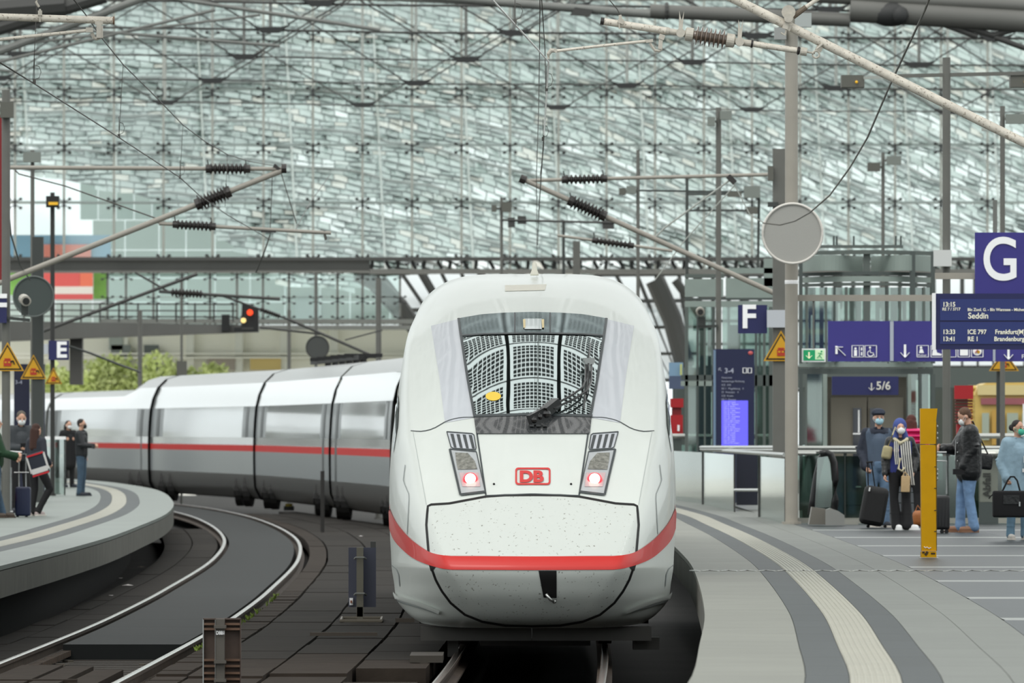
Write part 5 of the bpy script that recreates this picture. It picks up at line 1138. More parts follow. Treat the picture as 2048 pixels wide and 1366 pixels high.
# wayfinding sign
t = thing('wayfinding_sign', 'long blue wayfinding sign with white arrows and pictograms', 'sign', P(1850,723,146)); d = 146
mb = MB(); mb.bbox(P(1656,642,d), P(1781,723,d+.12)); mb.build('panel_left', signblue, t); mb = MB(); mb.bbox(P(1786,642,d), P(1986,723,d+.12)); mb.build('panel_middle', signblue, t); mb = MB(); mb.bbox(P(1990,642,d), P(2080,723,d+.12)); mb.build('panel_right', signblue, t)
mb = MB(); mb.bbox(P(1780,643,d-.02), P(1786.5,722,d+.1)); mb.build('divider', mat('divider_grey',(170,176,190),.4), t); mb = MB(); mb.bbox(P(1986,643,d-.02), P(1990,722,d+.1)); mb.build('divider', MATS['divider_grey'], t)
def arrow(pts, w_, dd, parent, m=wht, name='arrow'):
    mb = MB()
    for a, b in pts: mb.bar(P(*a,dd), P(*b,dd), px2m(w_,dd), .01)
    mb.build(name, m, parent)
arrow([((1673,694),(1691,711)),((1671,694),(1686,694)),((1673,692),(1673,708))], 4.5, d-.02, t)
arrow([((1810,689),(1810,714)),((1801,705),(1810,715)),((1819,705),(1810,715))], 4.5, d-.02, t); arrow([((2017,695),(2017,717)),((2008,709),(2017,719)),((2026,709),(2017,719))], 4.5, d-.02, t)
def frame_icon(x0, y0, x1, y1, dd, parent, fill=None):
    mb = MB()
    for a, b in (((x0,y0),(x1,y0)),((x0,y1),(x1,y1)),((x0,y0),(x0,y1)),((x1,y0),(x1,y1))): mb.bar(P(*a,dd), P(*b,dd), px2m(1.4,dd), .008)
    mb.build('icon_frame', wht, parent)
dd = d-.02
for x0 in (1704,1730,1834,1862,1889,1916,1943): frame_icon(x0, 691, x0+23, 714, dd, t)
mb = MB(); mb.bbox(P(1708,700,dd), P(1714,712,dd+.01)); mb.cyl(P(1711,697,dd), P(1711,697,dd+.01), px2m(2.4,dd), 10); mb.bbox(P(1718,693,dd), P(1719.2,713,dd+.01)); mb.bbox(P(1722,695,dd), P(1724.5,701,dd+.01)); mb.bbox(P(1722,704,dd), P(1724.5,711,dd+.01)); mb.build('lift_icon', wht, t)
mb = MB(); mb.cyl(P(1740,695,dd), P(1740,695,dd+.01), px2m(2.2,dd), 10); mb.bar(P(1740,698,dd), P(1741,706,dd), .03, .01); mb.bar(P(1741,705,dd), P(1747,706,dd), .025, .01); mb.bar(P(1746,705,dd), P(1749,712,dd), .025, .01)
mb.tube([P(1741+6*math.cos(a),707+5.5*math.sin(a),dd) for a in np.linspace(-.3,4.4,14)], px2m(.9,dd), 5); mb.build('wheelchair_icon', wht, t)
mb = MB(); mb.cyl(P(1842,695,dd), P(1842,695,dd+.01), px2m(2.6,dd), 10); mb.prism([(P(1838,0,dd).x,P(0,706,dd).z),(P(1848,0,dd).x,P(0,706,dd).z),(P(1845,0,dd).x,P(0,698,dd).z),(P(1840,0,dd).x,P(0,698,dd).z)], dd, dd+.01); mb.build('police_icon', wht, t); text('Polizei', P(1836,712.5,dd), .055, wht, t)
mb = MB(); mb.prism([(P(x,0,dd).x,P(0,y,dd).z) for x, y in ((1864,711),(1883,711),(1883,708),(1874,705),(1872,697),(1866,697))], dd, dd+.01); mb.build('ticket_icon', wht, t)
mb = MB(); mb.bbox(P(1893,697,dd), P(1900,712,dd+.01)); mb.build('door_icon', wht, t); mb = MB(); mb.bbox(P(1920,699,dd), P(1936,711,dd+.01)); mb.build('locker_icon', wht, t)
mb = MB(); mb.cyl(P(1954.5,702,dd), P(1954.5,702,dd+.01), px2m(9,dd), 18); mb.build('round_icon', wht, t); mb = MB(); mb.bar(P(1950,706,dd-.01), P(1956,698,dd-.01), .04, .01); mb.build('icon_mark', trd, t); mb = MB(); mb.cyl(P(1957,704,dd-.01), P(1957,704,dd), px2m(3.2,dd), 10); mb.build('icon_dot', ty, t)
text('F', P(2043,717,dd), .1, wht, t, sx=1)
# exit sign
t = thing('exit_sign', 'small green and white emergency exit sign with down arrow', 'exit sign', P(1627,724,136)); d = 136.0
mb = MB(); mb.bbox(P(1604,697,d), P(1651,724,d+.06)); mb.build('housing', wht, t); mb = MB(); mb.bbox(P(1607,700,d-.01), P(1630,721,d)); mb.bbox(P(1630,719,d-.01), P(1648.5,721,d)); mb.build('green_field', mat('exit_green',(20,150,96),.5,emit=(20,150,96),estr=.3), t)
mb = MB(); mb.bbox(P(1630.5,700,d-.01), P(1648.5,719,d)); mb.build('pale_field', mat('exit_pale',(206,232,190),.5,emit=(206,232,190),estr=.3), t)
arrow([((1618,704),(1618,716)),((1612,711),(1618,717)),((1624,711),(1618,717))], 3, d-.02, t, mat('exit_arrow',(236,236,200),.5,emit=(236,236,200),estr=.3))
mb = MB(); mb.cyl(P(1643,703,d-.02), P(1643,703,d-.01), .016, 8); mb.bar(P(1642,706,d-.02), P(1639,711,d-.02), .025, .01); mb.bar(P(1639,711,d-.02), P(1644,717,d-.02), .016, .01); mb.bar(P(1639,711,d-.02), P(1634,716,d-.02), .016, .01); mb.bar(P(1645,708,d-.02), P(1636,706,d-.02), .013, .01); mb.build('running_figure', MATS['exit_green'], t)
mb = MB(); mb.bar(P(1627,697,d), P(1627,596,d), .03, .03); mb.build('hanger', steel, t)
# timetable column
t = thing('timetable_column', 'tall dark blue timetable column with a glowing violet screen', 'info column', G(1467,1008)); d = 172
t.location = P(1467, 857+1.52*F/172, d); t['_o'] = list(t.location)
mb = MB(); mb.bbox(P(1427,698,d), P(1508,857+1.50*F/d,d+.3)); mb.build('body', mat('column_navy',(24,30,66),.4), t)
mb = MB(); mb.bbox(P(1427,700,d-.02), P(1431.5,905,d)); mb.build('light_strip', mat('strip_blue',(110,134,160),.4), t)
mb = MB(); mb.bbox(P(1443,801,d-.02), P(1496,891,d)); mb.build('screen', mat('screen_violet',(92,88,220),.5,emit=(92,86,225),estr=.75), t)
for k in range(21): text(R.choice(['13:05  S5  Berlin Ostkreuz','13:11  RE 1  Magdeburg','13:15  RE 7  Seddin','13:20  S7  Potsdam','13:33  ICE 797  Frankfurt','13:41  RE 1  Brandenburg']), P(1447,805.5+k*4.1,d-.03), px2m(3.6,d), mat('screen_text',(190,190,250),.5,emit=(190,190,250),estr=.6), t, sx=.85)
text('3-4', P(1449,746,d-.02), px2m(14,d), mat('letter_dim',(168,172,190),.5), t, bold=.003)
for k, s_ in enumerate(('Hannover','Sonderzuge Richtung','ICE  543','RE 1  Magdeburg   3','S7  Potsdam   4','ICE  Koeln','RE 7  Dessau')): text(s_, P(1443,757+k*7.3,d-.02), px2m(5.4,d), MATS['letter_dim'], t)
frame_icon(1486,736,1493,746,d-.02,t); frame_icon(1496,736,1503,746,d-.02,t); mb = MB(); mb.ellip(P(1501,706,d-.01), (.05,.02,.04), 10, 6); mb.build('red_badge', mat('badge_red',(196,90,90),.5), t); arrow([((1438,737),(1443,742)),((1438,736),(1442,736)),((1437.5,737),(1437.5,741))], 1.2, d-.02, t, MATS['letter_dim'])
# left timetable
t = thing('timetable_column', 'dark navy timetable column between the two left masts', 'info column', P(55,1010,178.5)); d = 178.5
mb = MB(); mb.bbox(P(28,728,d), P(60,1000,d+.2)); mb.bbox(P(78,728,d), P(90,1000,d+.2)); mb.build('body', mat('column_navy_dark',(16,20,48),.4), t); text('3-4', P(30,768,d-.02), px2m(11,d), MATS['letter_dim'], t)
# ---- lift towers
gl = glass('lift_glass', (196,212,206), .16); fas = mat('fascia_green_grey', (134,146,140), .5, var=.04); fasd = mat('fascia_dark', (70,78,76), .5); fram = mat('frame_green_grey', (86,94,90), .5)
t = thing('lift_tower', 'square glazed lift tower left of the round pole', 'lift tower', P(1460,1004,182)); d = 180
def B(x0, y0, x1, y1, m, nm, dd=None, th=.1, par=None):
    dd = d if dd is None else dd; mb = MB(); mb.bbox(P(x0,y0,dd), P(x1,y1,dd+th)); return mb.build(nm, m, par if par is not None else t)
for a in ((1370,548,1448,556,fram,'cornice'),(1370,558,1446,594,fas,'fascia_panel'),(1452,556,1545,596,fas,'fascia_panel'),(1370,596,1550,600,fasd,'cornice'),(1370,602,1550,614,fas,'fascia_band'),(1440,536,1550,547,fas,'cornice'),(1362,750,1428,760,fasd,'floor_band'),(1362,762,1428,772,fas,'floor_band'),(1508,750,1550,772,fasd,'floor_band'),(1528,517,1547,573,fas,'fascia_panel')): B(*a, th=.2)
for x, w_, m in ((1370,6,fram),(1393,4,fasd),(1408,3,fram),(1424,6,fasd),(1510,4,fasd),(1526,5,fram),(1538,8,fram)): B(x, 614, x+w_, 1000, m, 'mullion', th=.12)
for x0, x1 in ((1376,1393),(1397,1424),(1445,1510),(1514,1538)):
    for y0, y1 in ((614,750),(772,985)): B(x0, y0, x1, y1, gl, 'glass_pane', dd=180.1, th=.03)
B(1370, 985, 1440, 1003, fasd, 'plinth')
for x, y0, y1, w_ in ((1400,620,1000,10),(1384,780,990,5),(1416,640,960,6),(1460,650,700,20)): B(x, y0, x+w_, y1, fasd, 'shaft_frame', dd=183, th=.2)
t = thing('lift_tower', 'wide rounded lift tower with curved grey fascia behind the people', 'lift tower', P(1735,1050,162)); d = 160
def arc(x0, x1, y0, y1, m, nm, r0=1.25, sag=0.8, n=18, th=.12, dd=160, bow=0):
    rws = []
    for i in range(n+1):
        u = i/n; x = x0+(x1-x0)*u; de = dd-sag*math.sin(math.pi*u); b_ = bow*math.sin(math.pi*u)
        A_, B_ = P(x, y0-b_, de), P(x, y1-b_, de); rws.append([A_, B_, B_+Vector((0,th,0)), A_+Vector((0,th,0)), A_])
    mb = MB(); mb.grid(rws); return mb.build(nm, m, t)
arc(1598,1870,503,511,fram,'fascia_rail',bow=3); arc(1600,1726,513,544,fas,'fascia_panel',bow=3); arc(1742,1866,513,544,fas,'fascia_panel',bow=3); arc(1598,1870,546,553,fasd,'fascia_rail',bow=3); arc(1598,1870,555,566,fas,'fascia_rail',bow=3); arc(1598,1870,568,574,fram,'fascia_rail',bow=3)
arc(1598,1866,724,734,fas,'lower_band'); arc(1598,1866,737,748,fasd,'lower_band'); arc(1640,1806,490,496,fram,'top_rail')
for x in (1672,1706,1790,1800,1666): B(x,472,x+3,492,fasd,'aerial',dd=160)
for x, w_, m in ((1598,7,fasd),(1612,4,fram),(1650,4,fram),(1668,3,fasd),(1690,5,fram),(1727,13,fram),(1772,5,fasd),(1798,4,fram),(1820,10,fasd),(1846,4,fram),(1862,8,fasd)):
    B(x,503 if w_ > 6 else 574,x+w_,727,m,'mullion',dd=159.3); 
for x, w_, m in ((1598,7,fasd),(1610,4,fram),(1646,8,fas),(1816,6,fas),(1838,5,fasd),(1862,8,fasd)): B(x,748,x+w_,1046,m,'mullion',dd=159.3)
for x0, x1 in ((1605,1650),(1654,1690),(1695,1727),(1740,1772),(1777,1820),(1830,1862)): B(x0,575,x1,724,gl,'glass_pane',dd=159.5,th=.03)
for x0, x1 in ((1614,1646),(1822,1838),(1843,1862)): B(x0,748,x1,1040,gl,'glass_pane',dd=159.5,th=.03)
for x, w_ in ((1618,12),(1640,6),(1664,8),(1700,5),(1712,9),(1752,6),(1782,12),(1806,5),(1836,8),(1852,5)): B(x,575,x+w_,1000 if x < 1650 or x > 1815 else 724,R.choice([fasd,steel_d,fram]),'shaft_frame',dd=164,th=.3)
for x, w_, y0, y1 in ((1622,4,630,720),(1676,4,606,650),(1845,4,600,700),(1760,5,640,700),(1832,4,760,850),(1857,3,750,850)): B(x,y0,x+w_,y1,wht,'guide_rail',dd=163)
B(1614,748,1646,1010,mat('shaft_dark_glass',(62,72,68),.2,coat=1),'shaft_wall',dd=165)
dm = mat('lift_door_steel', (128,122,110), .35, metal=.5, var=.05, vscale=1.2)
B(1654,754,1812,1046,mat('door_frame_bronze',(104,98,88),.5),'door_frame',dd=160.2,th=.2); B(1662,795,1733,1040,dm,'lift_door',dd=160.0,th=.1); B(1736,795,1806,1040,dm,'lift_door',dd=160.0,th=.1)
B(1706,816,1722,976,mat('door_window_dark',(36,40,52),.2,coat=1),'door_window',dd=159.9); B(1740,816,1756,976,MATS['door_window_dark'],'door_window',dd=159.9); B(1716,820,1719,865,wht,'door_handle',dd=159.8,th=.05); B(1706,866,1722,869,wht,'door_rail',dd=159.8,th=.05); B(1712,972,1722,975,wht,'door_rail',dd=159.8,th=.05)
s5 = thing('platform_sign', 'navy sign above the lift doors reading 5/6 with a down arrow', 'sign', P(1730,791,158.5)); mb = MB(); mb.bbox(P(1664,753,158.5), P(1796,790,158.7)); mb.build('plate', signnavy, s5)
text('5/6', P(1752,779,158.45), px2m(23,158.5), mat('letter_pale',(206,204,196),.5), s5, bold=.004); arrow([((1743,766),(1743,780)),((1737,775),(1743,781)),((1749,775),(1743,781))], 2.4, 158.4, s5, MATS['letter_pale'])
# concourse wall and yellow city train far right
bwall = struct('wall_concourse', (0, 215, 0)); t = bwall
B(1340,960,2090,1012,mat('parapet_grey',(120,124,118),.6),'parapet',dd=215,th=.3); B(1340,890,2090,960,glass('parapet_glass',(170,186,180),.2),'parapet_glass',dd=215,th=.05)
for x in range(1350,2080,46): B(x,776,x+5,960,fasd,'wall_post',dd=216)
B(1340,735,2090,776,fram,'soffit',dd=216,th=1.5)
for x0,x1 in ((1345,1420),(1510,1560),(1600,1700),(1806,1905)): B(x0,776,x1,890,mat('dark_interior',(74,82,78),.3,coat=.7),'inner_wall',dd=222,th=.2)
t = thing('city_train', 'yellow city train with dark red stripe standing behind the right columns', 'train', P(2000,880,205)); yel = mat('train_yellow',(206,176,96),.4)
mb = MB(); q = []
for x, y in ((1950,896),(1950,790),(1956,774),(1972,766),(2120,764),(2120,896)): q.append((P(x,0,205).x, P(0,y,205).z))
mb.prism(q, 205, 207.8); mb.build('car_body', yel, t); B(1962,796,2100,809,mat('train_dark_red',(150,86,92),.5),'stripe',dd=204.9,th=.08); B(1955,770,2100,790,mat('train_cream',(214,196,140),.5),'roof_cove',dd=204.9,th=.06)
for x0,x1 in ((1964,1978),(2014,2036),(2044,2062)): B(x0,826,x1,880,mat('train_win',(150,160,140),.1,coat=1),'window',dd=204.85,th=.06)
for x0,x1 in ((1984,1994),(1996,2006)): B(x0,820,x1,890,mat('train_door',(190,150,70),.4),'door',dd=204.85,th=.08); 
B(2046,808,2050,890,wht,'door_edge',dd=204.8,th=.1)
t = thing('train_gangway', 'yellow ribbed gangway of the city train beside the red cabinet', 'train part', P(1945,880,206))
for k in range(11): mb = MB(); mb.cyl(P(1936,776+k*11,206), P(1952,776+k*11,206), .06, 8); mb.build('rib', yel, t)
B(1905,776,1950,896,mat('gangway_dark',(60,52,40),.6),'core',dd=206.3)
redc = mat('cabinet_red',(168,28,34),.45)
t = thing('red_cabinet', 'tall red cabinet with a ribbed neck behind the man in the leather jacket', 'cabinet', P(1928,1032,150)); B(1909,771,1946,798,redc,'top_box',dd=149); B(1914,848,1936,1032,redc,'body',dd=149.2,th=.3)
for k in range(8): B(1911,800+k*6,1944,803+k*6,mat('cabinet_rib',(116,20,24),.5),'rib',dd=149.1,th=.2)
t = thing('red_cabinet', 'red cabinet half hidden beyond the right side of the train', 'cabinet', P(1355,872,185)); B(1341,797,1366,815,redc,'top_box',dd=185,th=.4); B(1341,830,1365,870,redc,'body',dd=185,th=.4); B(1344,815,1362,830,MATS['cabinet_rib'],'neck',dd=185.05,th=.3); B(1355,850,1359,862,wht,'notice',dd=184.9,th=.05); B(1343,870,1363,997,fasd,'pedestal',dd=185.1,th=.3)
t = thing('poster_stand', 'blurred blue and yellow poster beyond the right side of the train', 'poster', P(1352,778,190)); B(1338,725,1366,752,mat('poster_skyblue',(120,150,176),.6),'poster_top',dd=190); B(1338,752,1368,778,mat('poster_slate',(72,84,110),.6),'poster_base',dd=190); B(1360,728,1364,750,mat('poster_yel',(186,190,120),.6),'poster_mark',dd=189.9,th=.05); B(1351,778,1354,994,fasd,'leg',dd=190)
# balustrades
bal = mat('handrail_steel', (176,178,174), .25, metal=.7); bgl = glass('balustrade_glass', (214,228,222), .42, .12)
t = thing('glass_balustrade', 'reflective glass balustrade along the stairwell, left of the round pole', 'balustrade', G(1460,1020))
def gpost(px, py): return G(px, py)
path_ = [(1352,1000),(1405,1009),(1467,1023),(1470,1024),(1518,1034),(1570,1048)]
for (x0,y0),(x1,y1),m_ in (((1340,998),(1404,1008),bgl),((1406,1009),(1467,1023),bgl),((1519,1034),(1569,1048),bgl)):
    a, b = G(x0,y0), G(x1,y1); mb = MB(); mb.add([a, b, b+Vector((0,0,1.04)), a+Vector((0,0,1.04))]+[q+Vector((.02,.02,0)) for q in (a, b, b+Vector((0,0,1.04)), a+Vector((0,0,1.04)))], [(0,1,2,3),(4,7,6,5),(3,2,6,7),(0,3,7,4),(1,5,6,2)]); mb.build('glass_panel', m_, t)
for x0, y0 in ((1405,1009),(1469,1024),(1518,1034),(1571,1048)): a = G(x0,y0); mb = MB(); mb.bar(a, a+Vector((0,0,1.06)), .03, .05); mb.build('baluster', steel_d, t)
mb = MB(); mb.tube([G(1405,1009)+Vector((0,0,1.1)), G(1569,1048)+Vector((0,0,1.1))], .035, 8); mb.build('handrail', bal, t); mb = MB(); a = P(1400,900,150); mb.tube([P(1402,895,165), P(1549,895,150)], .035, 8); mb.tube([P(1402,899,165), P(1549,900,150)], .03, 8); mb.build('handrail', bal, t)
mb = MB(); mb.tube([P(1470,980,155), P(1518,980,152)], .03, 6); mb.build('rail_low', bal, t)
mb = MB(); mb.bbox(P(1473,905,160), P(1515,1010,160.2)); mb.build('dark_panel', mat('stair_dark_panel',(28,30,48),.3,coat=.5), t)
t = thing('glass_balustrade', 'long glass balustrade with double steel rails behind the people', 'balustrade', G(1800,1046)); d = 137.5
mb = MB(); mb.tube([P(1595,896,d), P(2080,896,d)], .035, 8); mb.tube([P(1595,903,d), P(2080,903,d)], .035, 8); mb.tube([P(1595,907,d-.3), P(1632,907,d-.3)], .03, 8); mb.build('handrail', bal, t)
xs_ = [1597,1690,1783,1895,1990,2080]
for i in range(5): B(xs_[i]+2,912,xs_[i+1]-2,1040,glass('balu_glass_b',(150,168,160),.10,.05),'glass_panel',dd=d,th=.03); B(xs_[i+1]-3,905,xs_[i+1]+3,1046,fram,'baluster',dd=d+.05)
B(1596,1036,2080,1047,mat('kerb_pale',(150,150,142),.6),'kerb',dd=d-.1,th=.3); B(1605,1008,2080,1012,fas,'rail_low',dd=d+.6,th=.06); B(1605,985,2080,1036,mat('stair_side',(92,100,96),.5),'stair_side',dd=d+3)
mb = MB(); mb.tube([P(1344,872,182), P(1424,873,182)], .05, 8); mb.tube([P(1508,873,182), P(1540,873,182)], .05, 8); mb.tube([P(1946,872,160), P(2060,872,160)], .05, 8); o = mb.build('far_handrail', bal, t)
# escalator end
t = thing('escalator', 'escalator end with black curved handrail and glass side by the round pole', 'escalator', G(1660,1052)); d = 133
mb = MB(); mb.tube([P(x,y,d) for x, y in ((1640,908),(1652,905),(1662,909),(1668,925),(1671,960),(1671,1000),(1667,1032))], .055, 10); mb.build('handrail', mat('escalator_rubber',(18,18,20),.35), t, smooth=True)
mb = MB(); mb.tube([P(x,y,d+.8) for x, y in ((1655,906),(1643,914),(1634,950),(1626,1000),(1622,1030))], .055, 8); mb.build('handrail', MATS['escalator_rubber'], t, smooth=True)
mb = MB(); mb.prism([(P(x,0,d).x,P(0,y,d).z) for x, y in ((1636,915),(1660,912),(1664,930),(1666,1015),(1630,1015))], d+.1, d+.13); mb.build('glass_side', gl, t)
mb = MB(); mb.prism([(P(x,0,d).x,P(0,y,d).z) for x, y in ((1650,1020),(1660,1016),(1676,1022),(1688,1030),(1688,1050),(1650,1050))], d-.2, d+.2); mb.build('newel_base', mat('esc_steel',(150,150,146),.35,metal=.4), t); mb = MB(); mb.prism([(P(x,0,d).x,P(0,y,d).z) for x, y in ((1624,1014),(1652,1018),(1650,1049),(1618,1049))], d, d+.5); mb.build('skirt_plate', mat('esc_skirt',(122,118,110),.35,metal=.4), t)
mb = MB(); mb.cyl(P(1667,1036,d), P(1667,1041,d), .075, 12); mb.build('handrail_inlet', MATS['escalator_rubber'], t)
B(1676,1040,1716,1049,MATS['kerb_pale'],'landing_edge',dd=135)
t = thing('stair_block', 'dark grey stepped parapet behind the suitcases and the hooded woman', 'stairs', P(1800,1052,136))
for k in range(4): B(1762,965+k*21,1858,984+k*21,mat('step_grey',(84,88,92),.5),'step_panel',dd=136.3-.1*k,th=.15)
t = thing('waste_bin', 'grey waste bin with vertical lettering between the two right travellers', 'waste bin', P(1975,1038,136)); B(1960,912,1993,1004,mat('bin_grey',(124,128,118),.4,metal=.3),'body',dd=136,th=.4); mb = MB(); mb.ellip(P(1990,907,136), (.42,.2,.07), 16, 8); mb.build('lid', mat('lid_pale',(190,192,184),.3,metal=.3), t); B(1958,1004,1996,1047,fasd,'foot',dd=136)
o = text('Abfall', Vector((0,0,0)), .17, mat('bin_letters',(50,52,48),.6), t, bold=.004); o.rotation_euler = (0, -math.pi/2, 0); o.location = P(1981,994,135.98)-Vector(t['_o']); me_ = o.data; me_.transform(Matrix.Translation(Vector(t['_o'])))
# yellow post
t = thing('yellow_post', 'tall yellow metal post with a flared top standing on the right platform', 'post', G(1857,1118)); d = DG(1116)
ym = mat('post_yellow', (224,166,4), .5, var=.05, vscale=3, spec=.2); xl = lambda y: 1841+(y-817)*.009
def ps(pts, y0, y1, m, nm): mb = MB(); mb.prism([(P(x,0,d).x,P(0,y,d).z) for x, y in pts], d+y0, d+y1); return mb.build(nm, m, t)
ps([(1841,817),(1875,817),(1872.5,840),(1871.5,888),(1841.5,888)], 0, .22, ym, 'head'); ps([(1841.5,889.5),(1871.5,889.5),(1872.5,1102),(1843.5,1102)], 0, .22, ym, 'shaft'); ps([(1843,1103),(1872.5,1103),(1873,1116),(1842.5,1116)], -.02, .24, ym, 'foot_plate')
ps([(1872,845),(1874,845),(1874,1102),(1872.8,1102)], .02, .2, mat('post_side',(120,96,20),.6), 'side_face')
for yy in (933,976,1020,1062,888): mb = MB(); mb.bbox(P(1868.5,yy,d-.01), P(1873,yy+1.2,d)); mb.build('notch', blk, t)
for yy in (853,867,877,905,912,940,949,958): mb = MB(); mb.ellip(P(1873.5,yy,d+.08), .02, 6, 5); mb.build('rivet', silver, t)
mb = MB(); mb.bbox(P(1840,1115,d-.04), P(1875,1119,d+.26)); mb.build('base_plate', silver, t); mb = MB(); mb.box(P(1853,1107,d-.025), (.03,.004,.05), Matrix.Rotation(.6,3,'Y')); mb.box(P(1847,1105,d-.025), (.03,.004,.02)); mb.box(P(1866,1107,d-.025), (.05,.004,.02)); mb.build('scratch', mat('scratch_dark',(70,52,24),.7), t)
mb = MB(); mb.tube([P(x,y,d-.008) for x, y in ((1848,1093),(1851,1096),(1854,1094),(1858,1097),(1862,1095))], .006, 5); mb.build('chalk_mark', wht, t)
# left glass shelter panel
t = thing('wind_screen', 'small glass wind screen with white top rail beside the left mast', 'wind screen', P(107,991,194)); B(82,877,131,989,glass('shelter_glass',(214,226,222),.35,.05),'glass_panel',dd=194,th=.03); B(80,873,132,879,wht,'top_rail',dd=193.9,th=.15); B(128,879,131,991,steel,'leg',dd=194); B(80,879,83,991,steel,'leg',dd=194)
# track side signs
t = thing('track_sign', 'brown metal sign seen from behind on a post at the bottom left', 'track sign', (P(444,1300,71.5).x, 71.5, -.4)); d = 71.5
bm_ = mat('sign_rust', (70,56,48), .7, var=.2, vscale=8); bp_ = mat('post_rust', (74,70,64), .6, var=.1)
B(407,1238,481,1400,bm_,'back_plate',dd=71.55,th=.02); B(405.5,1237,408,1400,silver,'edge_left',dd=71.5,th=.08); B(480,1237,482.5,1400,bm_,'edge_right',dd=71.5,th=.08); B(406,1236.5,482,1239,bm_,'edge_top',dd=71.5,th=.08)
for yy in (1246,1256,1318,1330,1344,1356,1366): B(408,yy,480,yy+4,mat('sign_rib',(96,72,56),.7),'rib',dd=71.5,th=.05)
B(431,1238,450,1420,bp_,'post',dd=71.38,th=.12); B(430,1240,431.5,1400,silver,'post_edge',dd=71.37,th=.12)
for yy in (1251,1321,1358): B(428,yy,453,yy+5,bp_,'clamp',dd=71.33,th=.16)
text('DBB1', P(432,1269,71.36), px2m(10,71.4), wht, t, bold=.001, sx=.75)
mb = MB(); mb.bar(P(440,1366,71.45), Vector((P(440,1366,71.45).x,71.45,-.42)), .08, .1); mb.build('lower_post', bp_, t)
t = thing('track_sign', 'small dark sign panel seen from behind on a grey post left of the train', 'track sign', P(720,1238,103)); d = 101.5
B(697,1095,752,1214,mat('sign_back_blue',(62,64,80),.5),'panel',dd=101.6,th=.03); B(713,1095,727,1233,mat('post_olive',(104,100,88),.6),'post',dd=101.4,th=.1); B(741,1083,752,1095,steel_d,'top_tab',dd=101.6); B(699,1196,706,1210,wht,'sticker',dd=101.55,th=.04); B(700.5,1201,704.5,1206,mat('sticker_brown',(140,90,70),.6),'sticker_mark',dd=101.5,th=.04)
for yy in (1116,1188): mb = MB(); mb.tube([P(709,yy+2,101.45), P(712,yy-1,101.35), P(728,yy-1,101.35), P(732,yy+2,101.45)], .012, 6); mb.build('clamp', steel, t)
mb = MB(); q = [P(682,1236,101.2), P(684,1232,102.8), P(764,1232,102.8), P(762,1236,101.2)]; mb.tube([Vector((v.x, v.y, -.0)) for v in q], .02, 6, closed=True); mb.build('base_frame', mat('frame_beige',(104,97,85),.6), t); B(714,1214,726,1240,MATS['post_olive'],'post_foot',dd=101.4,th=.1)
t = pole(645, 942, 1042, 190, 8, mat('post_black',(34,32,30),.7), 'black marker post on the track bed in front of the far train cars', foot=-.1)
mb = MB(); a, b = P(642,1200,101), P(790,1204,101); mb.bar((a.x+1.1,101.5,.0), (b.x,101.5,.0), .05, .05); o = mb.build('cable_duct', mat('duct_brown',(72,64,56),.7)); o['label'] = 'thin brown cable duct running from the small sign to the train'; o['category'] = 'duct'
mb = MB(); a = G(620,1268,0.01); b = G(755,1268,0.01); mb.bar(a, b, .05, .04); o = mb.build('cable_duct', MATS['duct_brown']); o['label'] = 'grey strip lying across the brown track mats at lower centre'; o['category'] = 'duct'
# ================================================================ OVERHEAD LINE
gal = mat('galvanised', (212,205,192), .45, metal=0, var=.12, vscale=14, dirt=((120,104,86), 40, .6, .6)); galc = mat('casting_grey', (190,184,172), .5, metal=0, var=.1, vscale=20); wire = mat('wire_copper_dark', (84,82,78), .5, metal=.4); wire_b = mat('wire_bright', (240,240,236), .35)
ins = mat('insulator_brown', (112,96,84), .3, coat=.8); insd = mat('insulator_dark', (44,40,38), .4)
def cant(name, lab, d): return thing(name, lab, 'cantilever', P(1500, 300, d))
d = 85.0
t = thing('cantilever', 'long weathered grey tube crossing the top right corner diagonally', 'cantilever', P(1760,150,d))
mb = MB(); mb.cyl(P(1440,-16,d), P(2100,311,d), .046, 20); mb.build('tube', gal, t, smooth=40)
mb = MB(); c = P(1575,55,d-.05); mb.cyl(P(1577,24,d-.1), P(1577,24,d), .07, 14); mb.bar(P(1577,35,d-.05), P(1570,58,d-.05), .06, .05); mb.bar(P(1566,50,d-.05), P(1582,57,d-.05), .03, .06); mb.tube([P(1575,52,d-.06), P(1570,70,d-.06), P(1563,66,d)], .01, 6); mb.cyl(P(1577,36,d-.12), P(1577,36,d-.02), .045, 12); mb.build('clamp', galc, t)
mb = MB(); mb.cyl(P(1585,33,d), P(1650,-12,d), .022, 10); mb.build('stay_tube', gal, t); mb = MB(); mb.cyl(P(1586,34,d), P(1612,14,d), .028, 10); mb.build('stay_sleeve', mat('sleeve_brown',(110,98,84),.6), t)
mb = MB(); mb.tube([P(1648,83,d), P(1642,90,d-.06), P(1634,98,d-.06)], .014, 6); mb.bar(P(1632,95,d), P(1644,100,d), .05, .05); mb.tube([P(1632+7*math.cos(a),109+7*math.sin(a),d-.03) for a in np.linspace(0,6.28,12)], .012, 6); mb.build('hook', galc, t)
t = thing('registration_arm', 'horizontal registration tube with ribbed brown insulator, sharp at the top', 'cantilever', P(1400,80,d))
A0, A1 = P(1207,43,d), P(1614,104,d); ax = (A1-A0).normalized(); L_ = (A1-A0).length
def at(px): return A0+ax*((px-1207)/(1614-1207)*L_)
mb = MB(); mb.cyl(at(1207), at(1332), .036, 16); mb.build('tube', gal, t, smooth=40); mb = MB(); mb.cyl(at(1201), at(1208), .038, 16); mb.build('end_cap', insd, t)
mb = MB(); mb.cyl(at(1338), at(1372), .032, 14); mb.cyl(at(1332), at(1338), .04, 14); mb.build('socket', galc, t)
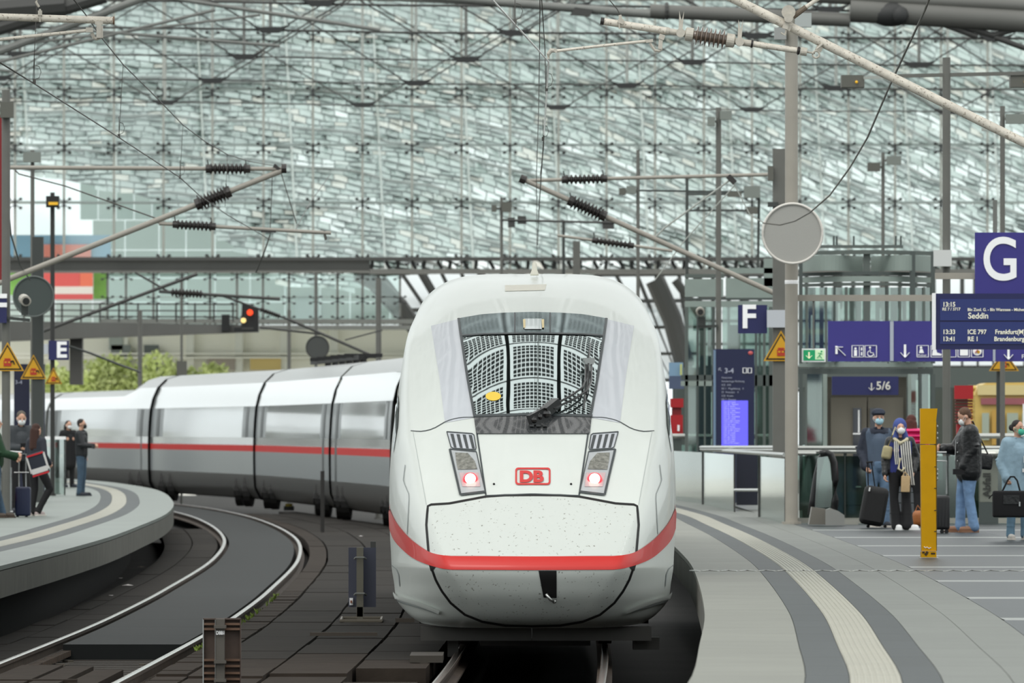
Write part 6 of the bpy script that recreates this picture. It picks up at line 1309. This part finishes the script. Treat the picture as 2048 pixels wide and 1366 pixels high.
mb = MB(); mb.lathe(at(1370), at(1374), [(0,.05),(.01,.068),(.08,.07),(.085,.05)], 18); mb.build('insulator_cap', galc, t); mb = MB(); mb.lathe(at(1452), at(1456), [(0,.05),(.005,.07),(.08,.068),(.09,.05)], 18); mb.build('insulator_cap', galc, t)
pr_ = [(0,.045)]
for k in range(7): o = .02+k*.044; pr_ += [(o,.048),(o+.006,.05),(o+.016,.094),(o+.026,.094),(o+.034,.05)]
pr_.append((.35,.045)); mb = MB(); mb.lathe(at(1386), at(1390), pr_, 24); mb.build('ribbed_insulator', ins, t, smooth=25)
for x in (1361, 1479):
    mb = MB(); q = at(x); mb.cyl(q+Vector((0,-.06,0)), q+Vector((0,.0,0)), .045, 12); mb.add([q+Vector((-.02,-.04,.03)), q+Vector((.02,-.04,.03)), q+Vector((.035,-.04,.22)), q+Vector((.01,-.04,.12)), q+Vector((-.012,-.04,.22))], [(0,1,2,3),(0,3,4)]); mb.add([q+Vector((-.02,-.03,.03)), q+Vector((.02,-.03,.03)), q+Vector((.035,-.03,.22)), q+Vector((.01,-.03,.12)), q+Vector((-.012,-.03,.22))], [(3,2,1,0),(4,3,0)]); mb.build('arcing_horn', galc, t)
mb = MB(); mb.cyl(at(1470), at(1502), .034, 14); mb.build('socket', galc, t); mb = MB(); mb.cyl(at(1502), at(1506), .042, 14); mb.build('collar', insd, t)
mb = MB(); mb.cyl(at(1506), at(1598), .030, 16); mb.build('tube', gal, t, smooth=40); mb = MB(); mb.lathe(at(1594), at(1598), [(0,.03),(.01,.045),(.03,.035)], 14); mb.build('collar', insd, t); mb = MB(); mb.cyl(at(1601), at(1614), .042, 14); mb.cyl(at(1614), at(1630), .01, 8); mb.build('eye_bolt', galc, t)
# registration arm steady
mb = MB(); mb.tube([P(1112,102,d), P(1200,92,d), P(1296,82,d)], .015, 8); mb.build('steady_arm', gal, t, smooth=40); mb = MB(); mb.tube([P(1097,118,d), P(1097,108,d), P(1102,101,d), P(1112,101,d)], [.012,.02,.024,.02], 8); mb.bar(P(1108,99,d), P(1114,104,d), .04, .03); mb.build('steady_end', galc, t)
mb = MB(); mb.bar(P(1292,83,d), P(1306,81,d), .045, .03); mb.tube([P(1300,86,d), P(1306,96,d), P(1310,101,d), P(1318,102,d), P(1322,100,d), P(1322,84,d)], .016, 6); mb.bar(P(1318,72,d), P(1329,76,d), .06, .05); mb.bar(P(1322,76,d), P(1320,98,d), .045, .04); mb.build('drop_bracket', galc, t)
mb = MB(); mb.bar(P(1236,40,d-.04), P(1247,44,d-.04), .04, .05); mb.bar(P(1240,30,d-.04), P(1242,40,d-.04), .03, .03); mb.tube([P(1238,41,d-.05), P(1239,58,d-.05)], .008, 6); mb.build('clamp', galc, t); mb = MB(); mb.tube([P(1241,31,d), P(1234,18,d), P(1214,-6,d)], .006, 6); mb.build('hanger_wire', wire, t)
def wirething(lab, pts, r, m, name='contact_wire', cat='wire'):
    mb = MB(); mb.tube([P(*p) for p in pts], r, 6); o = mb.build(name, m, smooth=True); o['label'] = lab; o['category'] = cat; return o
wirething('bright contact wire bending at the steady arm above the train', [(975,-14,73),(985,0,74),(1040,60,79),(1097,123,85),(1095,160,90),(1090,240,101),(1088,270,107)], .009, wire_b)
wirething('thin contact wire dropping from the clamp down behind the train roof', [(1088,270,107),(1082,355,126),(1078,420,145),(1075,490,172)], .008, wire)
wirething('thin carrier wire right of the contact wire', [(1083,-6,85),(1090,100,88),(1092,200,99),(1087,300,118),(1080,352,130)], .005, wire, 'carrier_wire')
wirething('thin carrier wire left of the contact wire', [(1080,-6,85),(1079,110,90),(1077,230,104),(1073,350,130),(1074,520,180)], .005, wire, 'carrier_wire')
def loopclip(px, py, d, lab, s=1.0):
    mb = MB(); c = P(px, py, d); mb.box(c, (.03,.03,.05)); mb.tube([c+Vector((s*x, 0, z)) for x, z in ((0,.02),(.05,.04),(.07,.1),(.05,.16),(.01,.17))], .004, 5); mb.tube([c, c+Vector((0,0,.25 if s > 0 else .3))], .004, 5); o = mb.build('dropper_clip', wire); o['label'] = lab; o['category'] = 'wire clip'
loopclip(1030, 44, 78, 'wire clip with loop on the bright wire at the top'); loopclip(1093, 178, 92, 'wire clip with loop just below the steady arm'); loopclip(1086, 278, 107, 'small wire clip at the end of the bright wire'); loopclip(69, 163, 91, 'wire clip with loop on the left wire, near the corner'); loopclip(238, 272, 108, 'wire clip with loop on the left wire, second from the corner'); loopclip(360, 354, 126, 'small wire clip on the left wire near the insulator')
wirething('thick cable curving from the top edge across the long tube to the round disc', [(1862,-10,84),(1850,20,85),(1780,170,92),(1735,275,100),(1700,335,108),(1660,390,118),(1620,425,128),(1590,442,133),(1560,450,134.5),(1525,446,134.5)], .012, mat('cable_grey',(110,108,102),.6), 'cable', 'cable')
# left top
d = 88.0
t = thing('cantilever', 'weathered tube with clamps in the top left corner', 'cantilever', P(110,60,d))
mb = MB(); mb.cyl(P(-30,33,d), P(228,41,d), .038, 16); mb.build('tube', gal, t, smooth=40); mb = MB(); mb.cyl(P(-30,82,d), P(175,61,d), .018, 10); mb.build('steady_tube', gal, t); mb = MB(); mb.cyl(P(226,41,d), P(229,41,d), .042, 16); mb.build('end_cap', mat('cap_rust',(120,96,76),.6), t)
mb = MB(); mb.bar(P(172,60,d), P(186,60,d), .06, .05); mb.tube([P(184,66,d), P(188,76,d), P(192,78,d), P(200,75,d)], .02, 6); mb.bar(P(198,48,d-.04), P(198,76,d-.04), .05, .06); mb.bar(P(190,46,d-.04), P(206,46,d-.04), .05, .04); mb.bar(P(202,52,d-.05), P(202,76,d-.05), .04, .03); mb.build('drop_bracket', galc, t)
mb = MB(); mb.bar(P(76,26,d-.04), P(84,26,d-.04), .05, .05); mb.tube([P(80,18,d-.05), P(80,44,d-.05)], .01, 6); mb.tube([P(78,14,d), P(72,4,d), P(76,-6,d)], .014, 6); mb.build('clamp', galc, t)
wirething('dark wire crossing the upper left from the corner down to the cross arm', [(-12,118,84),(65,165,91),(238,275,108),(360,355,126),(400,392,134),(455,430,146),(545,482,165)], .008, wire)
wirething('upper left carrier wire from the top edge to the cross arm end', [(140,-10,95),(172,30,98),(205,78,101),(247,130,109),(300,182,117),(366,250,126),(410,283,134),(455,309,143),(500,323,150),(545,331,157)], .008, wire, 'carrier_wire')
for (x0,y0,x1,y1,dd) in ((74,-4,66,164,91),(246,130,238,274,108.5),(366,250,360,354,126),(455,309,450,414,143)):
    wirething({74:'vertical dropper wire nearest the left corner',246:'vertical dropper wire, second from the left corner',366:'vertical dropper wire right of the blurred mast, third from the corner',455:'vertical dropper wire nearest the cross arm'}[x0], [(x0,y0,dd),(x1,y1,dd)], .004, wire, 'dropper_wire')
def insul(mb, a, b, r, n):
    Lq = (b-a).length; pr = [(0,r*.5)]
    for k in range(n): o = Lq*(k+.1)/n; pr += [(o,r*.5),(o+Lq*.3/n,r),(o+Lq*.5/n,r),(o+Lq*.8/n,r*.5)]
    pr.append((Lq,r*.5)); mb.lathe(a, b, pr, 12)
def boom(t, pts, d, r, ia=None, m=None, horns=True):
    mb = MB(); a, b = P(*pts[0], d), P(*pts[1], d); mb.cyl(a, b, r, 10); mb.build('tube', m or galc, t, smooth=40)
    if ia:
        u = lambda x: a+(b-a)*((x-pts[0][0])/(pts[1][0]-pts[0][0])); mb = MB(); insul(mb, u(ia[0]), u(ia[1]), r*2.6, 9); mb.build('ribbed_insulator', insd, t, smooth=25)
        for x in (ia if horns else ()):
            q = u(x); mb = MB(); mb.bar(q, q+Vector((-.03,0,.16)), .03, .02); mb.cyl(q-(b-a).normalized()*.06, q+(b-a).normalized()*.06, r*2.0, 10); mb.build('arcing_horn', insd, t)
d = 157.0; t = thing('cantilever', 'blurred cantilever frame with dark insulators reaching in from the left', 'cantilever', P(300,450,d))
cg = mat('tube_dull', (150,145,136), .5)
boom(t, ((-12,570),(572,338)), d, .055, (397,455), cg); boom(t, ((-12,335),(572,338)), d, .04, (418,494), cg); boom(t, ((318,447),(662,466)), d, .035, (352,425), cg)
mb = MB(); mb.tube([P(30,340,d), P(38,348,d), P(130,372,d), P(310,436,d), P(318,447,d)], .014, 6); mb.tube([P(562,345,d), P(593,447,d)], .01, 6); mb.tube([P(545,345,d), P(540,470,d)], .008, 6); mb.bar(P(648,462,d), P(652,480,d), .05, .05); mb.tube([P(592,458,d), P(620,405,d+6), P(660,350,d+12)], .008, 6); mb.tube([P(540,470,d), P(530,500,d), P(512,545,d+4)], .014, 6); mb.build('stay_wire', wire, t); mb = MB(); mb.cyl(P(563,337,d), P(573,337,d), .09, 10); mb.bar(P(548,330,d), P(565,344,d), .09, .06); mb.bar(P(522,462,d), P(552,462,d), .06, .05); mb.build('joint', insd, t)
d = 158.0; t = thing('cantilever', 'blurred cantilever frame with dark insulators right of centre above the train', 'cantilever', P(1300,450,d))
boom(t, ((1043,357),(1548,586)), d, .05, (1143,1206), cg); boom(t, ((1060,361),(1545,349)), d, .035, (1130,1208), cg); boom(t, ((1115,471),(1345,502)), 172, .03, (1190,1262), cg)
mb = MB(); mb.tube([P(1460,360,d), P(1330,455,d), P(1310,475,d)], .02, 6); mb.tube([P(1465,362,d), P(1500,430,d), P(1528,446,d)], .012, 6); mb.tube([P(1470,370,d), P(1370,480,d), P(1310,560,d)], .012, 6); mb.cyl(P(1540,349,d), P(1556,349,d), .05, 8); mb.build('stay_wire', steel_l, t); mb = MB(); mb.bar(P(1456,352,d), P(1470,366,d), .1, .1); mb.cyl(P(1040,356,d), P(1052,361,d), .08, 10); mb.build('joint', insd, t)
mb = MB(); d = 224.8; mb.cyl(P(1003,440,d), P(1250,446,d), .03, 8); mb.bbox(P(1205,440,d), P(1228,458,d+.2)); mb.bbox(P(1016,435,d), P(1030,455,d+.2)); mb.bbox(P(1035,432,d), P(1052,448,d+.2)); o = mb.build('equipment_bar', steel_d); o['label'] = 'distant dark cross arm with equipment boxes behind the centre wires'; o['category'] = 'cross arm'
d = 235; t = thing('cantilever', 'far blurred cantilever crossing below the girder on the left', 'cantilever', P(340,620,d))
for a, b, r, ia in (((60,672),(395,548),.05,None),((270,545),(335,582),.03,None),((318,583),(560,598),.045,(342,405)),((440,590),(580,640),.03,(520,560)),((580,640),(752,715),.04,None),((520,655),(640,668),.03,None),((690,680),(765,660),.02,None)):
    boom(t, (a, b), d, r, ia, steel_d, False)
wirething('dark cable sloping down across the far left columns to the train roof', [(130,690,220),(180,706,222),(240,730,226),(280,744,230)], .03, polek, 'cable', 'cable')
wirething('thin wire running down the dark mast at the left edge', [(14,385,150),(22,470,152),(40,530,156),(60,560,160)], .015, polek, 'cable', 'cable')
